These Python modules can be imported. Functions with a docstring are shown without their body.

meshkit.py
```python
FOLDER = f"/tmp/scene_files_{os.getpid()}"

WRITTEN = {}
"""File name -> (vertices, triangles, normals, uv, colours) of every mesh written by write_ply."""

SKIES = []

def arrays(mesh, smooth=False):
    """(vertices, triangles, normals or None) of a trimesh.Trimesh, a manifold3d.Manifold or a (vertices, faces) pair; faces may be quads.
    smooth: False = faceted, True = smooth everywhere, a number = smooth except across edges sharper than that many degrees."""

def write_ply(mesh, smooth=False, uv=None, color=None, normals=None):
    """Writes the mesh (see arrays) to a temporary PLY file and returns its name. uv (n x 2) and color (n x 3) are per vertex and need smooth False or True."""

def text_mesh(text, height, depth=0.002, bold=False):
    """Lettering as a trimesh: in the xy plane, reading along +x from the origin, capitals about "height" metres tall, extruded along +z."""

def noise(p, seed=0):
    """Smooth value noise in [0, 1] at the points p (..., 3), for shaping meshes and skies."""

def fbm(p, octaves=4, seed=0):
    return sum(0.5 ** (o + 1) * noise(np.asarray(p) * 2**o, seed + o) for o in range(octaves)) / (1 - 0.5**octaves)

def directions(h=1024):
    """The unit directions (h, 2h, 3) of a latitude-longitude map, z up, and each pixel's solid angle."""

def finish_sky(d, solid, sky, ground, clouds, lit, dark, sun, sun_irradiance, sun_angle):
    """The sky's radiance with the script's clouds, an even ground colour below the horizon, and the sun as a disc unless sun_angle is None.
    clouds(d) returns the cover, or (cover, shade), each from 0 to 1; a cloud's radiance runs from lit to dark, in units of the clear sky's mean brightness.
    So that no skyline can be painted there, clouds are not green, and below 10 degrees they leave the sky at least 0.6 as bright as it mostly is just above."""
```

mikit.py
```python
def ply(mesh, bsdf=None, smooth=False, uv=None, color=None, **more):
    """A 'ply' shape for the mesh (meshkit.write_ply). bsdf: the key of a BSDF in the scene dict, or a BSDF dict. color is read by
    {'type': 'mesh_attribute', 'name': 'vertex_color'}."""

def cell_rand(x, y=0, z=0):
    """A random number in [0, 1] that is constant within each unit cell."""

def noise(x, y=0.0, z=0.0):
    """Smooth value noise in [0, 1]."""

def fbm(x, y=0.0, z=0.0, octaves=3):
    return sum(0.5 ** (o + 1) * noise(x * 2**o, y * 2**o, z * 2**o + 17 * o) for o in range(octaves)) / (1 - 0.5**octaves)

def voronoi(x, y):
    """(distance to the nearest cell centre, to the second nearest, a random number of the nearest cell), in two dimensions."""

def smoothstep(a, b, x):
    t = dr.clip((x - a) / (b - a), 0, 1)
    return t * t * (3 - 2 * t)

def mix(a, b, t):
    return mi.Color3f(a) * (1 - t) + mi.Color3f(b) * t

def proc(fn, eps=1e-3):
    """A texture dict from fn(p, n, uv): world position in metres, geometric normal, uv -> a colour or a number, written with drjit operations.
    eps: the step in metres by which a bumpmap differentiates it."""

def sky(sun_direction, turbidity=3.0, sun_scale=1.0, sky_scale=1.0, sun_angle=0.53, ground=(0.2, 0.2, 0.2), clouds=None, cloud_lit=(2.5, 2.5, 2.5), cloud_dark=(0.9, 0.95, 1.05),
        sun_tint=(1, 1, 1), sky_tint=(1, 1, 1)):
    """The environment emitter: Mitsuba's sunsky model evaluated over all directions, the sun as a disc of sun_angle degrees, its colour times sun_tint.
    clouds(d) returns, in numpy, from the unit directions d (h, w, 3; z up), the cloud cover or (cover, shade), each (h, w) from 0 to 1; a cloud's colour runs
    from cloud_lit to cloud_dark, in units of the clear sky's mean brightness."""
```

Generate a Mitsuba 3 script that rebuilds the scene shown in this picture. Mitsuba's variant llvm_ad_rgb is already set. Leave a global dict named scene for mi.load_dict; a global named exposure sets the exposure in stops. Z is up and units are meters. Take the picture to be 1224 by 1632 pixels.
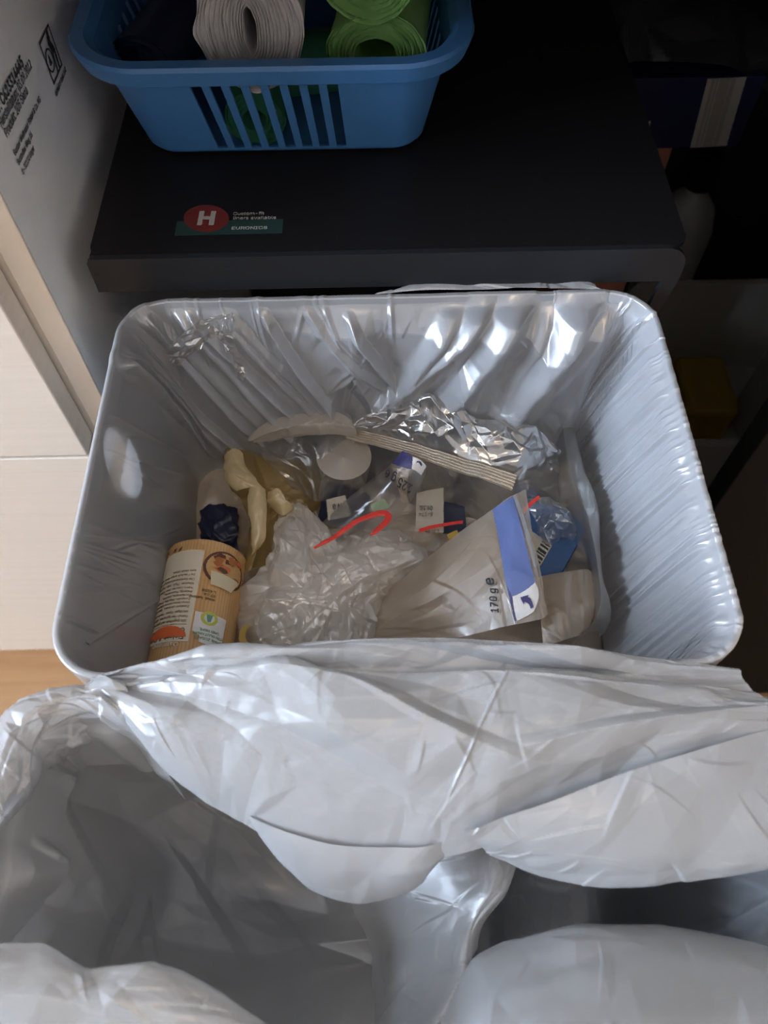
import math, random
import numpy as np, trimesh, manifold3d, drjit as dr, mitsuba as mi
import mikit, meshkit
from mikit import ply, proc
from scipy.interpolate import LinearNDInterpolator, CubicSpline, PchipInterpolator
from shapely.geometry import Polygon, LineString, Point, box as sbox
from shapely import affinity

# ------------------------------------------------------------------ camera, light, exposure
scene, labels = {}, {}
exposure = -1.15
ZR = 0.645                                        # height of the bin rims
PITCH, YAW, ROLL = math.radians(59.09), math.radians(0.638), math.radians(-0.679)
EYE = np.array([-.0077, -.1186, .3494 + ZR])
FWD = np.array([math.sin(YAW) * math.cos(PITCH), math.cos(YAW) * math.cos(PITCH), -math.sin(PITCH)])
RGT = np.cross(FWD, [0, 0, 1]); RGT /= np.linalg.norm(RGT); UPV = np.cross(RGT, FWD)
RGT, UPV = math.cos(ROLL) * RGT + math.sin(ROLL) * UPV, -math.sin(ROLL) * RGT + math.cos(ROLL) * UPV
FOC = 1226.0
scene['camera'] = {'type': 'thinlens', 'fov_axis': 'x', 'fov': 2 * math.degrees(math.atan(612 / FOC)),
                   'aperture_radius': 0.0016, 'focus_distance': 0.47, 'near_clip': 0.02,
                   'to_world': mi.ScalarTransform4f().look_at(origin=EYE.tolist(), target=(EYE + FWD).tolist(), up=UPV.tolist())}
WIN = np.array([0.80, 0.98, 1.24]) * 62.0          # daylight in the kitchen window
LAMP = np.array([1.0, .76, .50]) * 27.0           # warm ceiling lamp


def rgb(*c):
    return {'type': 'rgb', 'value': list(map(float, c))}


def at(u, v, z=None, y=None, x=None):
    """The point of the place seen at a pixel of the photograph, on a plane of known height (or depth)."""
    d = FWD + (u - 612) / FOC * RGT - (v - 816) / FOC * UPV
    t = (z - EYE[2]) / d[2] if z is not None else (y - EYE[1]) / d[1] if y is not None else (x - EYE[0]) / d[0]
    return EYE + t * d


# ------------------------------------------------------------------ materials
def principled(key, c, rough=.5, **k):
    scene[key] = {'type': 'twosided', 'bsdf': {'type': 'principled', 'base_color': rgb(*c) if not isinstance(c, dict) else c, 'roughness': rough, **k}}


def film(key, c, rough, diff_trans, spec_trans, gloss=.10, alpha=.09):
    """Thin plastic film: scatters and lets through (principledthin) under a glossy skin."""
    scene[key] = {'type': 'blendbsdf', 'weight': gloss,
                  'body': {'type': 'principledthin', 'base_color': rgb(*c), 'roughness': rough, 'diff_trans': diff_trans, 'spec_trans': spec_trans, 'eta': 1.5},
                  'skin': {'type': 'twosided', 'bsdf': {'type': 'roughconductor', 'material': 'none', 'alpha': alpha}}}


def flat_uv(m):
    return np.asarray(m.vertices)[:, :2]


def cream_fn(p, n, uv):
    g = mikit.fbm(p.x * 9, p.y * 60, p.z * 420, 3)
    h = mikit.noise(p.x * 3, p.y, p.z * 150)
    return mikit.mix((.60, .54, .46), (.66, .60, .52), g * .7 + h * .3)


def floor_fn(p, n, uv):
    g = mikit.fbm(p.x * 5, p.y * 90, 1.0, 3)
    return mikit.mix((.34, .18, .08), (.44, .26, .125), g)


def can_fn(p, n, uv):
    g = .5 + .5 * dr.sin(uv.x * 2 * math.pi * 75 + 1.5 * mikit.noise(uv.x * 30, uv.y * 4))
    h = mikit.noise(uv.x * 40, uv.y * 3, 2.0)
    return mikit.mix((.50, .28, .115), (.66, .43, .20), .55 * g + .45 * h)


principled('mat_wall', (.76, .70, .62), .9)
principled('mat_ceiling', (.68, .66, .63), .9)
principled('mat_floor', proc(floor_fn), .45)
principled('mat_cream', proc(cream_fn), .5)
principled('mat_cream_edge', (.72, .66, .57), .5)
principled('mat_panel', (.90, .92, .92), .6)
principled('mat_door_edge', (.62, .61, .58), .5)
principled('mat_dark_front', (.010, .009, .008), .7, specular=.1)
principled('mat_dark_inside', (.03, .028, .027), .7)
principled('mat_counter', (.30, .28, .26), .5)
principled('mat_ink', (.03, .03, .035), .8)
principled('mat_black', (.010, .009, .010), .5, specular=.2)
principled('mat_black_edge', (.016, .0165, .019), .45, specular=.25)
principled('mat_bin', (.105, .112, .12), .5)
principled('mat_blue', (.05, .165, .38), .42)
principled('mat_roll_white', (.56, .55, .55), .7)
principled('mat_roll_green', (.19, .36, .13), .5)
principled('mat_roll_teal', (.035, .17, .10), .5)
principled('mat_sticker_green', (.016, .042, .035), .5)
principled('mat_sticker_red', (.14, .018, .012), .5)
principled('mat_print_white', (.40, .40, .39), .6)
principled('mat_navy', (.012, .016, .045), .4)
principled('mat_box_blue', (.010, .011, .04), .5, specular=.2)
principled('mat_box_grey', (.30, .28, .25), .6)
principled('mat_box_stripe', (.22, .20, .17), .6)
principled('mat_orange', (.60, .16, .06), .5)
principled('mat_brown', (.28, .11, .07), .6)
principled('mat_yellow', (.45, .30, .05), .6)
principled('mat_tub', (.70, .68, .63), .5)
principled('mat_metal_dark', (.25, .25, .25), .4, metallic=.6)
principled('mat_can', proc(can_fn), .5)
principled('mat_can_label', (.72, .66, .53), .55)
principled('mat_can_green', (.16, .30, .20), .55)
principled('mat_can_lime', (.55, .58, .10), .55)
principled('mat_can_brown', (.11, .05, .03), .5)
principled('mat_can_meat', (.40, .14, .05), .5)
principled('mat_can_rice', (.66, .60, .42), .5)
principled('mat_red', (.70, .05, .04), .45)
principled('mat_badge', (.66, .14, .04), .5)
principled('mat_pack_blue', (.13, .18, .40), .4)
principled('mat_pack_indigo', (.05, .045, .16), .4)
principled('mat_pack_white', (.80, .80, .78), .45)
principled('mat_paper', (.46, .42, .35), .7)
principled('mat_carton_blue', (.03, .075, .18), .5)
film('film_liner', (.82, .84, .87), .12, .6, .55, .10, .10)
film('film_white', (.53, .54, .55), .2, .62, .14, .07, .14)
film('film_gather', (.70, .715, .74), .12, .60, .30, .13, .10)
film('film_loose', (.66, .67, .68), .2, .8, .38, .06, .16)
film('film_clear', (.96, .95, .93), .05, .7, .90, .15, .055)
film('film_seal', (.68, .56, .40), .12, .7, .40, .34, .08)
film('film_milky', (.96, .91, .84), .12, .65, .30, .16, .07)
film('film_foil', (.96, .95, .93), .05, .7, .90, .34, .05)
film('film_haze', (.88, .77, .63), .12, .8, .58, .07, .15)
film('film_sheaf', (.72, .62, .50), .15, .8, .55, .08, .12)
film('film_disc', (.60, .54, .46), .4, .7, .30, .05, .2)
film('film_brown_pale', (.88, .72, .42), .3, .7, .12, .08, .16)
film('film_brown', (.52, .37, .15), .28, .8, .16, .10, .15)
film('film_tan', (.80, .69, .56), .3, .6, .2, .08, .13)
film('film_red', (.85, .14, .12), .3, .6, .2)
film('film_yellow', (.85, .70, .10), .4, .7, .1)
film('film_green', (.55, .75, .50), .35, .7, .35)


# ------------------------------------------------------------------ helpers
def add(key, mesh, bsdf, smooth=False, label=None, cat=None, group=None, kind=None, uv=None):
    base, k = key, 0
    while key in scene:
        k += 1
        key = f'{base}_{k:03d}'
    scene[key] = ply(mesh, bsdf, smooth, uv=uv)
    if label or kind:
        say(key, label, cat, group, kind)
    return key


def say(key, label=None, cat=None, group=None, kind=None):
    labels[key] = {k: v for k, v in (('label', label), ('category', cat), ('group', group), ('kind', kind)) if v}


def man(m):
    return manifold3d.Manifold(manifold3d.Mesh(np.asarray(m.vertices, np.float32), np.asarray(m.faces, np.uint32)))


def box(x0, x1, y0, y1, z0, z1, r=0.0):
    """A box; with r its edges are rounded."""
    if r <= 0:
        m = trimesh.creation.box((x1 - x0, y1 - y0, z1 - z0)); m.apply_translation(((x0 + x1) / 2, (y0 + y1) / 2, (z0 + z1) / 2))
        return m
    s = manifold3d.Manifold.sphere(r, 12)
    h = manifold3d.Manifold.batch_hull([s.translate((x, y, z)) for x in (x0 + r, x1 - r) for y in (y0 + r, y1 - r) for z in (z0 + r, z1 - r)])
    q = h.to_mesh()
    return trimesh.Trimesh(q.vert_properties[:, :3], q.tri_verts)


def cat_m(*ms):
    return trimesh.util.concatenate(list(ms))


def extrude(poly, h):
    polys = getattr(poly, 'geoms', [poly])
    return trimesh.util.concatenate([trimesh.creation.extrude_polygon(p, h, engine='earcut') for p in polys])


def frame(m, o, ex, ey, ez=None):
    """Moves a mesh made in xyz to the origin o with axes ex, ey (ez)."""
    ex, ey = np.asarray(ex, float), np.asarray(ey, float)
    ez = np.cross(ex, ey) / np.linalg.norm(np.cross(ex, ey)) if ez is None else np.asarray(ez, float)
    v = np.asarray(m.vertices)
    return trimesh.Trimesh(np.asarray(o) + v[:, :1] * ex + v[:, 1:2] * ey + v[:, 2:] * ez, m.faces, process=False)


def text(s, h, bold=False, depth=.0002, stretch=1.0):
    m = meshkit.text_mesh(s, h, depth, bold)
    m.vertices[:, 0] *= stretch
    return m


def rrect(hx, hy, r, n=8, per=0):
    """Loop of a rounded rectangle, anticlockwise seen from below: left wall to the back, back wall to the right, right wall to the front."""
    out = []
    for cx, cy, a in ((-1, 1, 180), (1, 1, 90), (1, -1, 0), (-1, -1, 270)):
        for k in range(n + 1):
            t = math.radians(a - 90 * k / n)
            out.append((cx * (hx - r) + r * math.cos(t), cy * (hy - r) + r * math.sin(t)))
    return np.array(out)


def loft(loops, caps=(True, True)):
    n = len(loops[0]); v = [p for l in loops for p in l]; f = []
    for i in range(len(loops) - 1):
        for j in range(n):
            a, b, c, d = i * n + j, i * n + (j + 1) % n, (i + 1) * n + (j + 1) % n, (i + 1) * n + j
            f += [(a, b, c), (a, c, d)]
    for end, on in ((0, caps[0]), (len(loops) - 1, caps[1])):
        if on:
            v.append(np.mean(loops[end], axis=0)); c = len(v) - 1
            for j in range(n):
                a, b = end * n + j, end * n + (j + 1) % n
                f.append((c, b, a) if end == 0 else (c, a, b))
    m = trimesh.Trimesh(np.array(v), np.array(f), process=False)
    trimesh.repair.fix_normals(m)
    return m


def ring(cx, cy, hx, hy, r, z, n=8):
    l = rrect(hx, hy, r, n)
    return np.column_stack([l[:, 0] + cx, l[:, 1] + cy, np.full(len(l), z)])


def tube(points, radii, sides=8, samples=0):
    p = np.asarray(points, float)
    if samples:
        t = np.linspace(0, 1, len(p)); p = CubicSpline(t, p)(np.linspace(0, 1, samples))
        radii = np.interp(np.linspace(0, 1, samples), np.linspace(0, 1, np.size(radii)), np.ravel(radii)) if np.size(radii) > 1 else radii
    d = np.gradient(p, axis=0); d /= np.linalg.norm(d, axis=1, keepdims=True)
    a = np.cross(d, np.where(np.abs(d[:, 2:]) < .9, [0, 0, 1.], [1., 0, 0])); a /= np.linalg.norm(a, axis=1, keepdims=True); b = np.cross(d, a)
    ang = np.arange(sides) * 2 * math.pi / sides
    rr = np.broadcast_to(radii, (len(p),))[:, None, None]
    v = p[:, None] + rr * (np.cos(ang)[None, :, None] * a[:, None] + np.sin(ang)[None, :, None] * b[:, None])
    return loft(list(v))


def crumple(X, Y, cell, amp, seed):
    """Height of a crumpled sheet: flat facets between scattered points."""
    g = np.random.default_rng(seed)
    x0, x1, y0, y1 = X.min() - 2 * cell, X.max() + 2 * cell, Y.min() - 2 * cell, Y.max() + 2 * cell
    a, b = np.meshgrid(np.arange(x0, x1, cell), np.arange(y0, y1, cell))
    p = np.column_stack([a.ravel(), b.ravel()]) + g.uniform(-.48, .48, (a.size, 2)) * cell
    h = LinearNDInterpolator(p, g.uniform(-amp, amp, len(p)))(np.column_stack([X.ravel(), Y.ravel()]))
    return np.nan_to_num(h).reshape(X.shape)


def creases(X, Y, n, length, width, amp, seed, direction=None, spread=3.2):
    """Sharp ridges of random place and direction that fade out at both ends."""
    g, h = np.random.default_rng(seed), np.zeros_like(X)
    for _ in range(n):
        cx, cy = g.uniform(X.min(), X.max()), g.uniform(Y.min(), Y.max())
        a = (0 if direction is None else direction) + g.uniform(-.5, .5) * spread
        L, w, s = length * g.uniform(.5, 1.4), width * g.uniform(.6, 1.6), amp * g.uniform(.4, 1) * g.choice([-1, 1, 1])
        u, v = (X - cx) * math.cos(a) + (Y - cy) * math.sin(a), -(X - cx) * math.sin(a) + (Y - cy) * math.cos(a)
        v = v + .15 * u * u / max(L, 1e-6) * g.uniform(-1, 1)
        h += s * np.clip(np.where(v > 0, 1 - v / (4.5 * w), 1 + v / (.7 * w)), 0, 1) * np.clip(1 - (u / L) ** 2, 0, 1)
    return h


class Facets:
    """A crumpled height field over (t, d) that can be asked row by row."""
    def __init__(self, T, D, ct, cd, amp, seed):
        g = np.random.default_rng(seed)
        a, b = np.meshgrid(np.arange(-2 * ct, T + 2 * ct, ct), np.arange(-2 * cd, D + 2 * cd, cd))
        p = np.column_stack([a.ravel() / ct, b.ravel() / cd]) + g.uniform(-.48, .48, (a.size, 2))
        self.f, self.ct, self.cd = LinearNDInterpolator(p, g.uniform(-amp, amp, len(p))), ct, cd

    def __call__(self, t, d):
        return np.nan_to_num(self.f(np.column_stack([t / self.ct, np.full(len(t), d / self.cd)])))


def grid_mesh(P):
    n, m = P.shape[:2]
    i, j = np.meshgrid(np.arange(n - 1), np.arange(m - 1), indexing='ij')
    a = i * m + j
    f = np.stack([a, a + 1, a + m + 1, a + m], -1).reshape(-1, 4)
    return trimesh.Trimesh(P.reshape(-1, 3), np.vstack([f[:, [0, 1, 2]], f[:, [0, 2, 3]]]), process=False)


def smooth_rows(rows, n, m, kind=PchipInterpolator):
    """A fine grid (n x m points) through rows of given points."""
    R = np.array([[np.asarray(p, float) for p in r] for r in rows])
    R = kind(np.linspace(0, 1, R.shape[1]), R, axis=1)(np.linspace(0, 1, m))
    return kind(np.linspace(0, 1, R.shape[0]), R, axis=0)(np.linspace(0, 1, n))


def patch(rows, n, m, disp=None, kind=PchipInterpolator):
    """A sheet through rows of points; disp(X, Y, s, t) moves it along its normal (X, Y in metres along the sheet)."""
    P = smooth_rows(rows, n, m, kind)
    if disp is not None:
        du, dv = np.gradient(P, axis=1), np.gradient(P, axis=0)
        lu, lv = np.linalg.norm(du, axis=-1).mean() * (m - 1), np.linalg.norm(dv, axis=-1).mean() * (n - 1)
        s, t = np.meshgrid(np.linspace(0, 1, m), np.linspace(0, 1, n))
        nn = np.cross(du, dv); nn /= np.linalg.norm(nn, axis=-1, keepdims=True) + 1e-9
        nn *= np.sign(nn[..., 2:].mean() or 1)
        P = P + nn * disp(s * lu, t * lv, s, t)[..., None]
    return grid_mesh(P)


def px(*pts):
    """Row of points from (u, v, drop below the rims)."""
    return [at(u, v, z=ZR - d) for u, v, d in pts]


# ------------------------------------------------------------------ the room
X0, X1, Y0, Y1, H = -2.3, 2.2, -2.6, .85, 2.5
add('floor', box(X0, X1, Y0, Y1, -.05, 0), 'mat_floor', label='orange-brown wooden kitchen floor', kind='structure')
add('ceiling', box(X0, X1, Y0, Y1, H, H + .05), 'mat_ceiling', label='white ceiling', kind='structure')
add('wall_back', box(X0, X1, Y1, Y1 + .05, 0, H), 'mat_wall', label='light wall behind the kitchen units', kind='structure')
add('wall_front', box(X0, X1, Y0 - .05, Y0, 0, H), 'mat_wall', label='light wall opposite the kitchen units', kind='structure')
add('wall_right', box(X1, X1 + .05, Y0, Y1, 0, H), 'mat_wall', label='light wall on the right', kind='structure')
WY0, WY1, WZ0, WZ1 = -1.3, .12, 1.0, 2.0
for q in (box(X0 - .05, X0, Y0, WY0, 0, H), box(X0 - .05, X0, WY1, Y1, 0, H), box(X0 - .05, X0, WY0, WY1, 0, WZ0), box(X0 - .05, X0, WY0, WY1, WZ1, H)):
    if 'wall_left' not in scene:
        wl = q
    else:
        wl = cat_m(wl, q)
    scene['wall_left'] = {}
scene.pop('wall_left')
add('wall_left', wl, 'mat_wall', label='light wall with the window', kind='structure')
fr = []
for k in (WY0, (WY0 + WY1) / 2 - .025, WY1 - .05):
    fr.append(box(X0 - .04, X0 + .01, k, k + .05, WZ0, WZ1))
for k in (WZ0, WZ1 - .05):
    fr.append(box(X0 - .04, X0 + .01, WY0, WY1, k, k + .05))
add('window_1', cat_m(*fr), 'mat_ceiling', label='white window frame', kind='structure')
pane = trimesh.Trimesh([[X0 - .045, WY0, WZ0], [X0 - .045, WY1, WZ0], [X0 - .045, WY1, WZ1], [X0 - .045, WY0, WZ1]], [[0, 1, 2], [0, 2, 3]], process=False)
k = add('window_1__pane', pane, 'mat_wall')
scene[k]['emitter'] = {'type': 'area', 'radiance': rgb(*WIN)}

k = 'ceiling_lamp'
lx, ly = .25, -1.0
sh = trimesh.creation.annulus(.20, .215, .05, sections=48); sh.apply_translation((lx, ly, H - .0255))
add(k + '__rim', sh, 'mat_ceiling', 40)
ds = trimesh.creation.cylinder(.198, .004, sections=48); ds.apply_translation((lx, ly, H - .045))
kk = add(k + '__diffuser', ds, 'mat_ceiling')
scene[kk]['emitter'] = {'type': 'area', 'radiance': rgb(*LAMP)}
say(k, 'round flat lamp on the kitchen ceiling', 'lamp')

# ------------------------------------------------------------------ kitchen units
FY = .21                                          # face of the fronts
XL, XR = -.2, .62                                # inside faces of the sink cabinet
k = 'sink_cabinet'
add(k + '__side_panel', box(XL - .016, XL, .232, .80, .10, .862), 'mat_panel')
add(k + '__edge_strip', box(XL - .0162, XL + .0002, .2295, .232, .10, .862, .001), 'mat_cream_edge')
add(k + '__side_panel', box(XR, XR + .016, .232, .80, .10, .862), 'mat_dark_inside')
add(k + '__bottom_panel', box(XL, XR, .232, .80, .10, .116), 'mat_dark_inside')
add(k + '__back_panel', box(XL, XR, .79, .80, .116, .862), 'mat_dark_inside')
say(k, 'open sink cabinet with grey inner side panel bearing printed text, around the bins', 'cabinet')
# printing on the left side panel
pO = lambda u, v: at(u, v, x=XL + .0006)


def panel_text(s, p0, p1, key, bold=False, hscale=1.0, ratio=None):
    a, b = pO(*p0), pO(*p1)
    m = text(s, .01, bold)
    w = m.bounds[1][0]
    ex = (b - a) / w
    up = np.cross([1, 0, 0], (b - a) / np.linalg.norm(b - a))
    e = frame(m, a, ex, up * np.linalg.norm(ex) * hscale, [1, 0, 0])
    add('sink_cabinet__side_panel__' + key, e, 'mat_ink')


panel_text('Nr. C623314445', (-4, 188), (38, 104), 'print_line', True, 1.1)
panel_text('Herstelldatum: 03.09.2012', (3, 205), (51, 107), 'print_line', False, 1.25)
panel_text('Produkt: 205 Siena', (11, 221), (45, 148), 'print_line', False, 1.25)
panel_text('Gustav Wellmann GmbH & Co. KG', (24, 250), (65, 161), 'print_line', False, 1.2)
panel_text('Bustedter Weg 16', (30, 264), (52, 217), 'print_line', False, 1.2)
panel_text('D-32130 Enger', (37, 279), (55, 238), 'print_line', False, 1.2)
# quality mark
a, b = pO(86, 135), pO(99, 103)
ex = (b - a); L = np.linalg.norm(ex); ex = ex / L; ey = np.cross([1, 0, 0], ex)
sq = sbox(0, 0, 1, 1).difference(sbox(.04, .04, .96, .96))
mk = sq.union(Point(.3, .45).buffer(.27).difference(Point(.3, .45).buffer(.23))).union(Polygon([(.52, .05), (.62, .5), (.55, .72), (.66, .95), (.8, .95), (.75, .72), (.86, .5), (.8, .05), (.72, .05), (.76, .42), (.7, .45), (.66, .42), (.6, .05)])).union(Polygon([(.2, .35), (.3, .6), (.4, .35)]))
add('sink_cabinet__side_panel__quality_mark', frame(extrude(affinity.scale(mk, L, L, origin=(0, 0)), .0002), a, ex, ey, [1, 0, 0]), 'mat_ink')
m = text('GEPRÜFTE QUALITÄT', .01)
add('sink_cabinet__side_panel__print_line', frame(m, pO(90, 155), (pO(106, 113) - pO(90, 155)) / m.bounds[1][0], np.cross([1, 0, 0], pO(106, 113) - pO(90, 155)) / m.bounds[1][0] * 1.3, [1, 0, 0]), 'mat_ink')

# neighbouring units
k = 'drawer_cabinet'
add(k + '__body', box(-.82, XL - .0168, .232, .80, .10, .862), 'mat_cream_edge')
add(k + '__drawer_front', box(-.815, XL - .0195, FY, .229, .535, .845, .0012), 'mat_cream')
add(k + '__drawer_front', box(-.815, XL - .0195, FY, .229, .155, .532, .0012), 'mat_cream')
say(k, 'cream wood-grain drawer cabinet left of the open sink cabinet', 'cabinet')
add('sink_cabinet__door', box(.248, XR + .014, .18, .2, .02, .845, .0012), 'mat_dark_front')
add('countertop', box(-.82, .70, .19, Y1, .865, .905, .004), 'mat_counter', label='brown-grey kitchen countertop above the cabinets', cat='countertop')
add('plinth', box(-.82, .64, .27, .29, 0, .0995), 'mat_cream_edge', label='cream plinth under the kitchen cabinets', cat='plinth')

# ------------------------------------------------------------------ pull-out with three bins
k = 'pull_out_frame'
add(k + '__base', box(-.19, .20, -.21, .70, .122, .142, .003), 'mat_metal_dark')
add(k + '__runner', box(-.1995, -.191, -.20, .75, .124, .16), 'mat_metal_dark')
add(k + '__runner', box(.205, .215, -.20, .75, .124, .16), 'mat_metal_dark')
say(k, 'grey metal pull-out frame carrying the bins', 'frame')


def bin_mesh(cx, cy, hx, hy, r, z0, z1, taper=.012, t=.0014):
    L = lambda d, z, q=0: ring(cx, cy, hx + d, hy + d, max(r + d, .004), z)
    loops = [L(-taper, z0), L(-.0006, z1 - .016), L(.0006, z1 - .015), L(.0010, z1 - .014), L(.0010, z1 - .001), L(.0005, z1), L(-.0004, z1), L(-t, z1 - .001), L(-t - taper, z0 + .003)]
    return loft(loops)


BX, BY, BHX, BHY = 0, .1265, .1665, .123
b = man(bin_mesh(BX, BY, BHX, BHY, .028, .143, ZR))
hole = manifold3d.CrossSection([[(.0175 * math.cos(t), .028 * math.sin(t)) for t in np.linspace(0, 2 * math.pi, 33)[:-1]]]).extrude(.06)
hole = hole.rotate((0, 90, 0)).rotate((90, 0, 0))
hm = hole.to_mesh().vert_properties[:, :3]
hole = hole.translate(tuple(np.array([-.165, .149, .611]) - (hm.max(0) + hm.min(0)) / 2))
q = (b - hole).to_mesh()
add('rubbish_bin__body', trimesh.Trimesh(q.vert_properties[:, :3], q.tri_verts), 'mat_bin', 40)
say('rubbish_bin', 'large grey plastic bin holding packaging waste, behind the bin with two loose bags', 'bin')
add('rubbish_bin_001__body', bin_mesh(.006, -.107, .182, .094, .022, .143, ZR - .004), 'mat_bin', 40)
say('rubbish_bin_001', 'front grey bin lined with two loose white bags side by side', 'bin')
FBL = (-.075, -.107, .101, .094)
FBR = (.1085, -.107, .079, .094)


# ---- liners: a bag pulled over the rim and hanging down the inside
def liner(cx, cy, hx, hy, r, z1, depth, over, fold, nt=900, nd=150, taper=.02, floor_fn=None, gap=.0012, skip=None, part=None):
    def loop(hx, hy, r):
        q = np.roll(rrect(hx, hy, r, 16), 1, axis=0); q = np.vstack([q, q[:1]])   # from the front end of the left wall
        s = np.concatenate([[0], np.cumsum(np.linalg.norm(np.diff(q, axis=0), axis=1))])
        t = np.linspace(0, s[-1], nt + 1)
        return np.column_stack([np.interp(t, s, q[:, 0]), np.interp(t, s, q[:, 1])]), t
    q0, t = loop(hx, hy, r)
    nrm = -np.column_stack([-np.gradient(q0[:, 1]), np.gradient(q0[:, 0])]); nrm /= np.linalg.norm(nrm, axis=1, keepdims=True)
    if (nrm * q0).sum() > 0:
        nrm = -nrm                                 # inwards
    prof = []                                      # (outward offset, z, depth parameter)
    for k in range(8):
        prof.append((.0017, z1 - over * (1 - k / 8), -over * (1 - k / 8)))
    for k in range(7):
        a = math.pi * k / 6
        prof.append((-.0002 + .0019 * math.cos(a), z1 + .0003 + .0011 * math.sin(a), 0.0))
    R = .035
    for d in np.linspace(.002, depth - R, int(nd * .75)):
        prof.append((-.0021 - gap * min(d / .01, 1) - taper * d / depth * .6, z1 - d, d))
    for a in np.linspace(0, math.pi / 2, 12)[1:]:
        prof.append((-.0021 - gap - taper * .6 - R * (1 - math.cos(a)), z1 - depth + R - R * math.sin(a), depth - R + R * a))
    rows = []
    for off, z, d in prof:
        amt = fold(t, max(d, .003), q0)
        s = min(d / .007, 1) if d > 0 else -.12 if d < 0 else 0
        up = np.clip(amt, 0, .004) * .3 * (d == 0)
        rows.append(np.column_stack([q0 + nrm * (amt * s - off)[:, None], z + up]))
    last = rows[-1]
    for f in np.linspace(0, 1, 26)[1:]:
        x = last * 1; x[:, :2] *= (1 - f) if f < 1 else 0
        rows.append(x)
    P = np.array(rows) + [cx, cy, 0]
    if part is not None:                           # only a stretch of the rim, without the floor
        P = P[4:int(nd * .75) + 15, (t >= part[0]) & (t <= part[1])]
    if floor_fn is not None:
        P = floor_fn(P)
    if skip is not None:
        P = skip(P, t)
    return grid_mesh(P)


def pleats(items):
    """items: (t0, slope, d0, d1, width, height): ridges that run down the bag from t0, drifting by slope."""
    def f(t, d):
        h = np.zeros_like(t)
        for t0, s, d0, d1, w, a in items:
            if d0 - .01 < d < d1 + .02:
                c = t0 + s * (d - d0)
                e = np.clip((d - d0 + .008) / .012, 0, 1) * np.clip((d1 + .015 - d) / .03, 0, 1)
                x = np.clip(1 - np.abs(t - c) / w, 0, 1)
                h = np.maximum(h, a * e * (x * x * (3 - 2 * x) if w > .006 else x))
        return h
    return f


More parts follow.
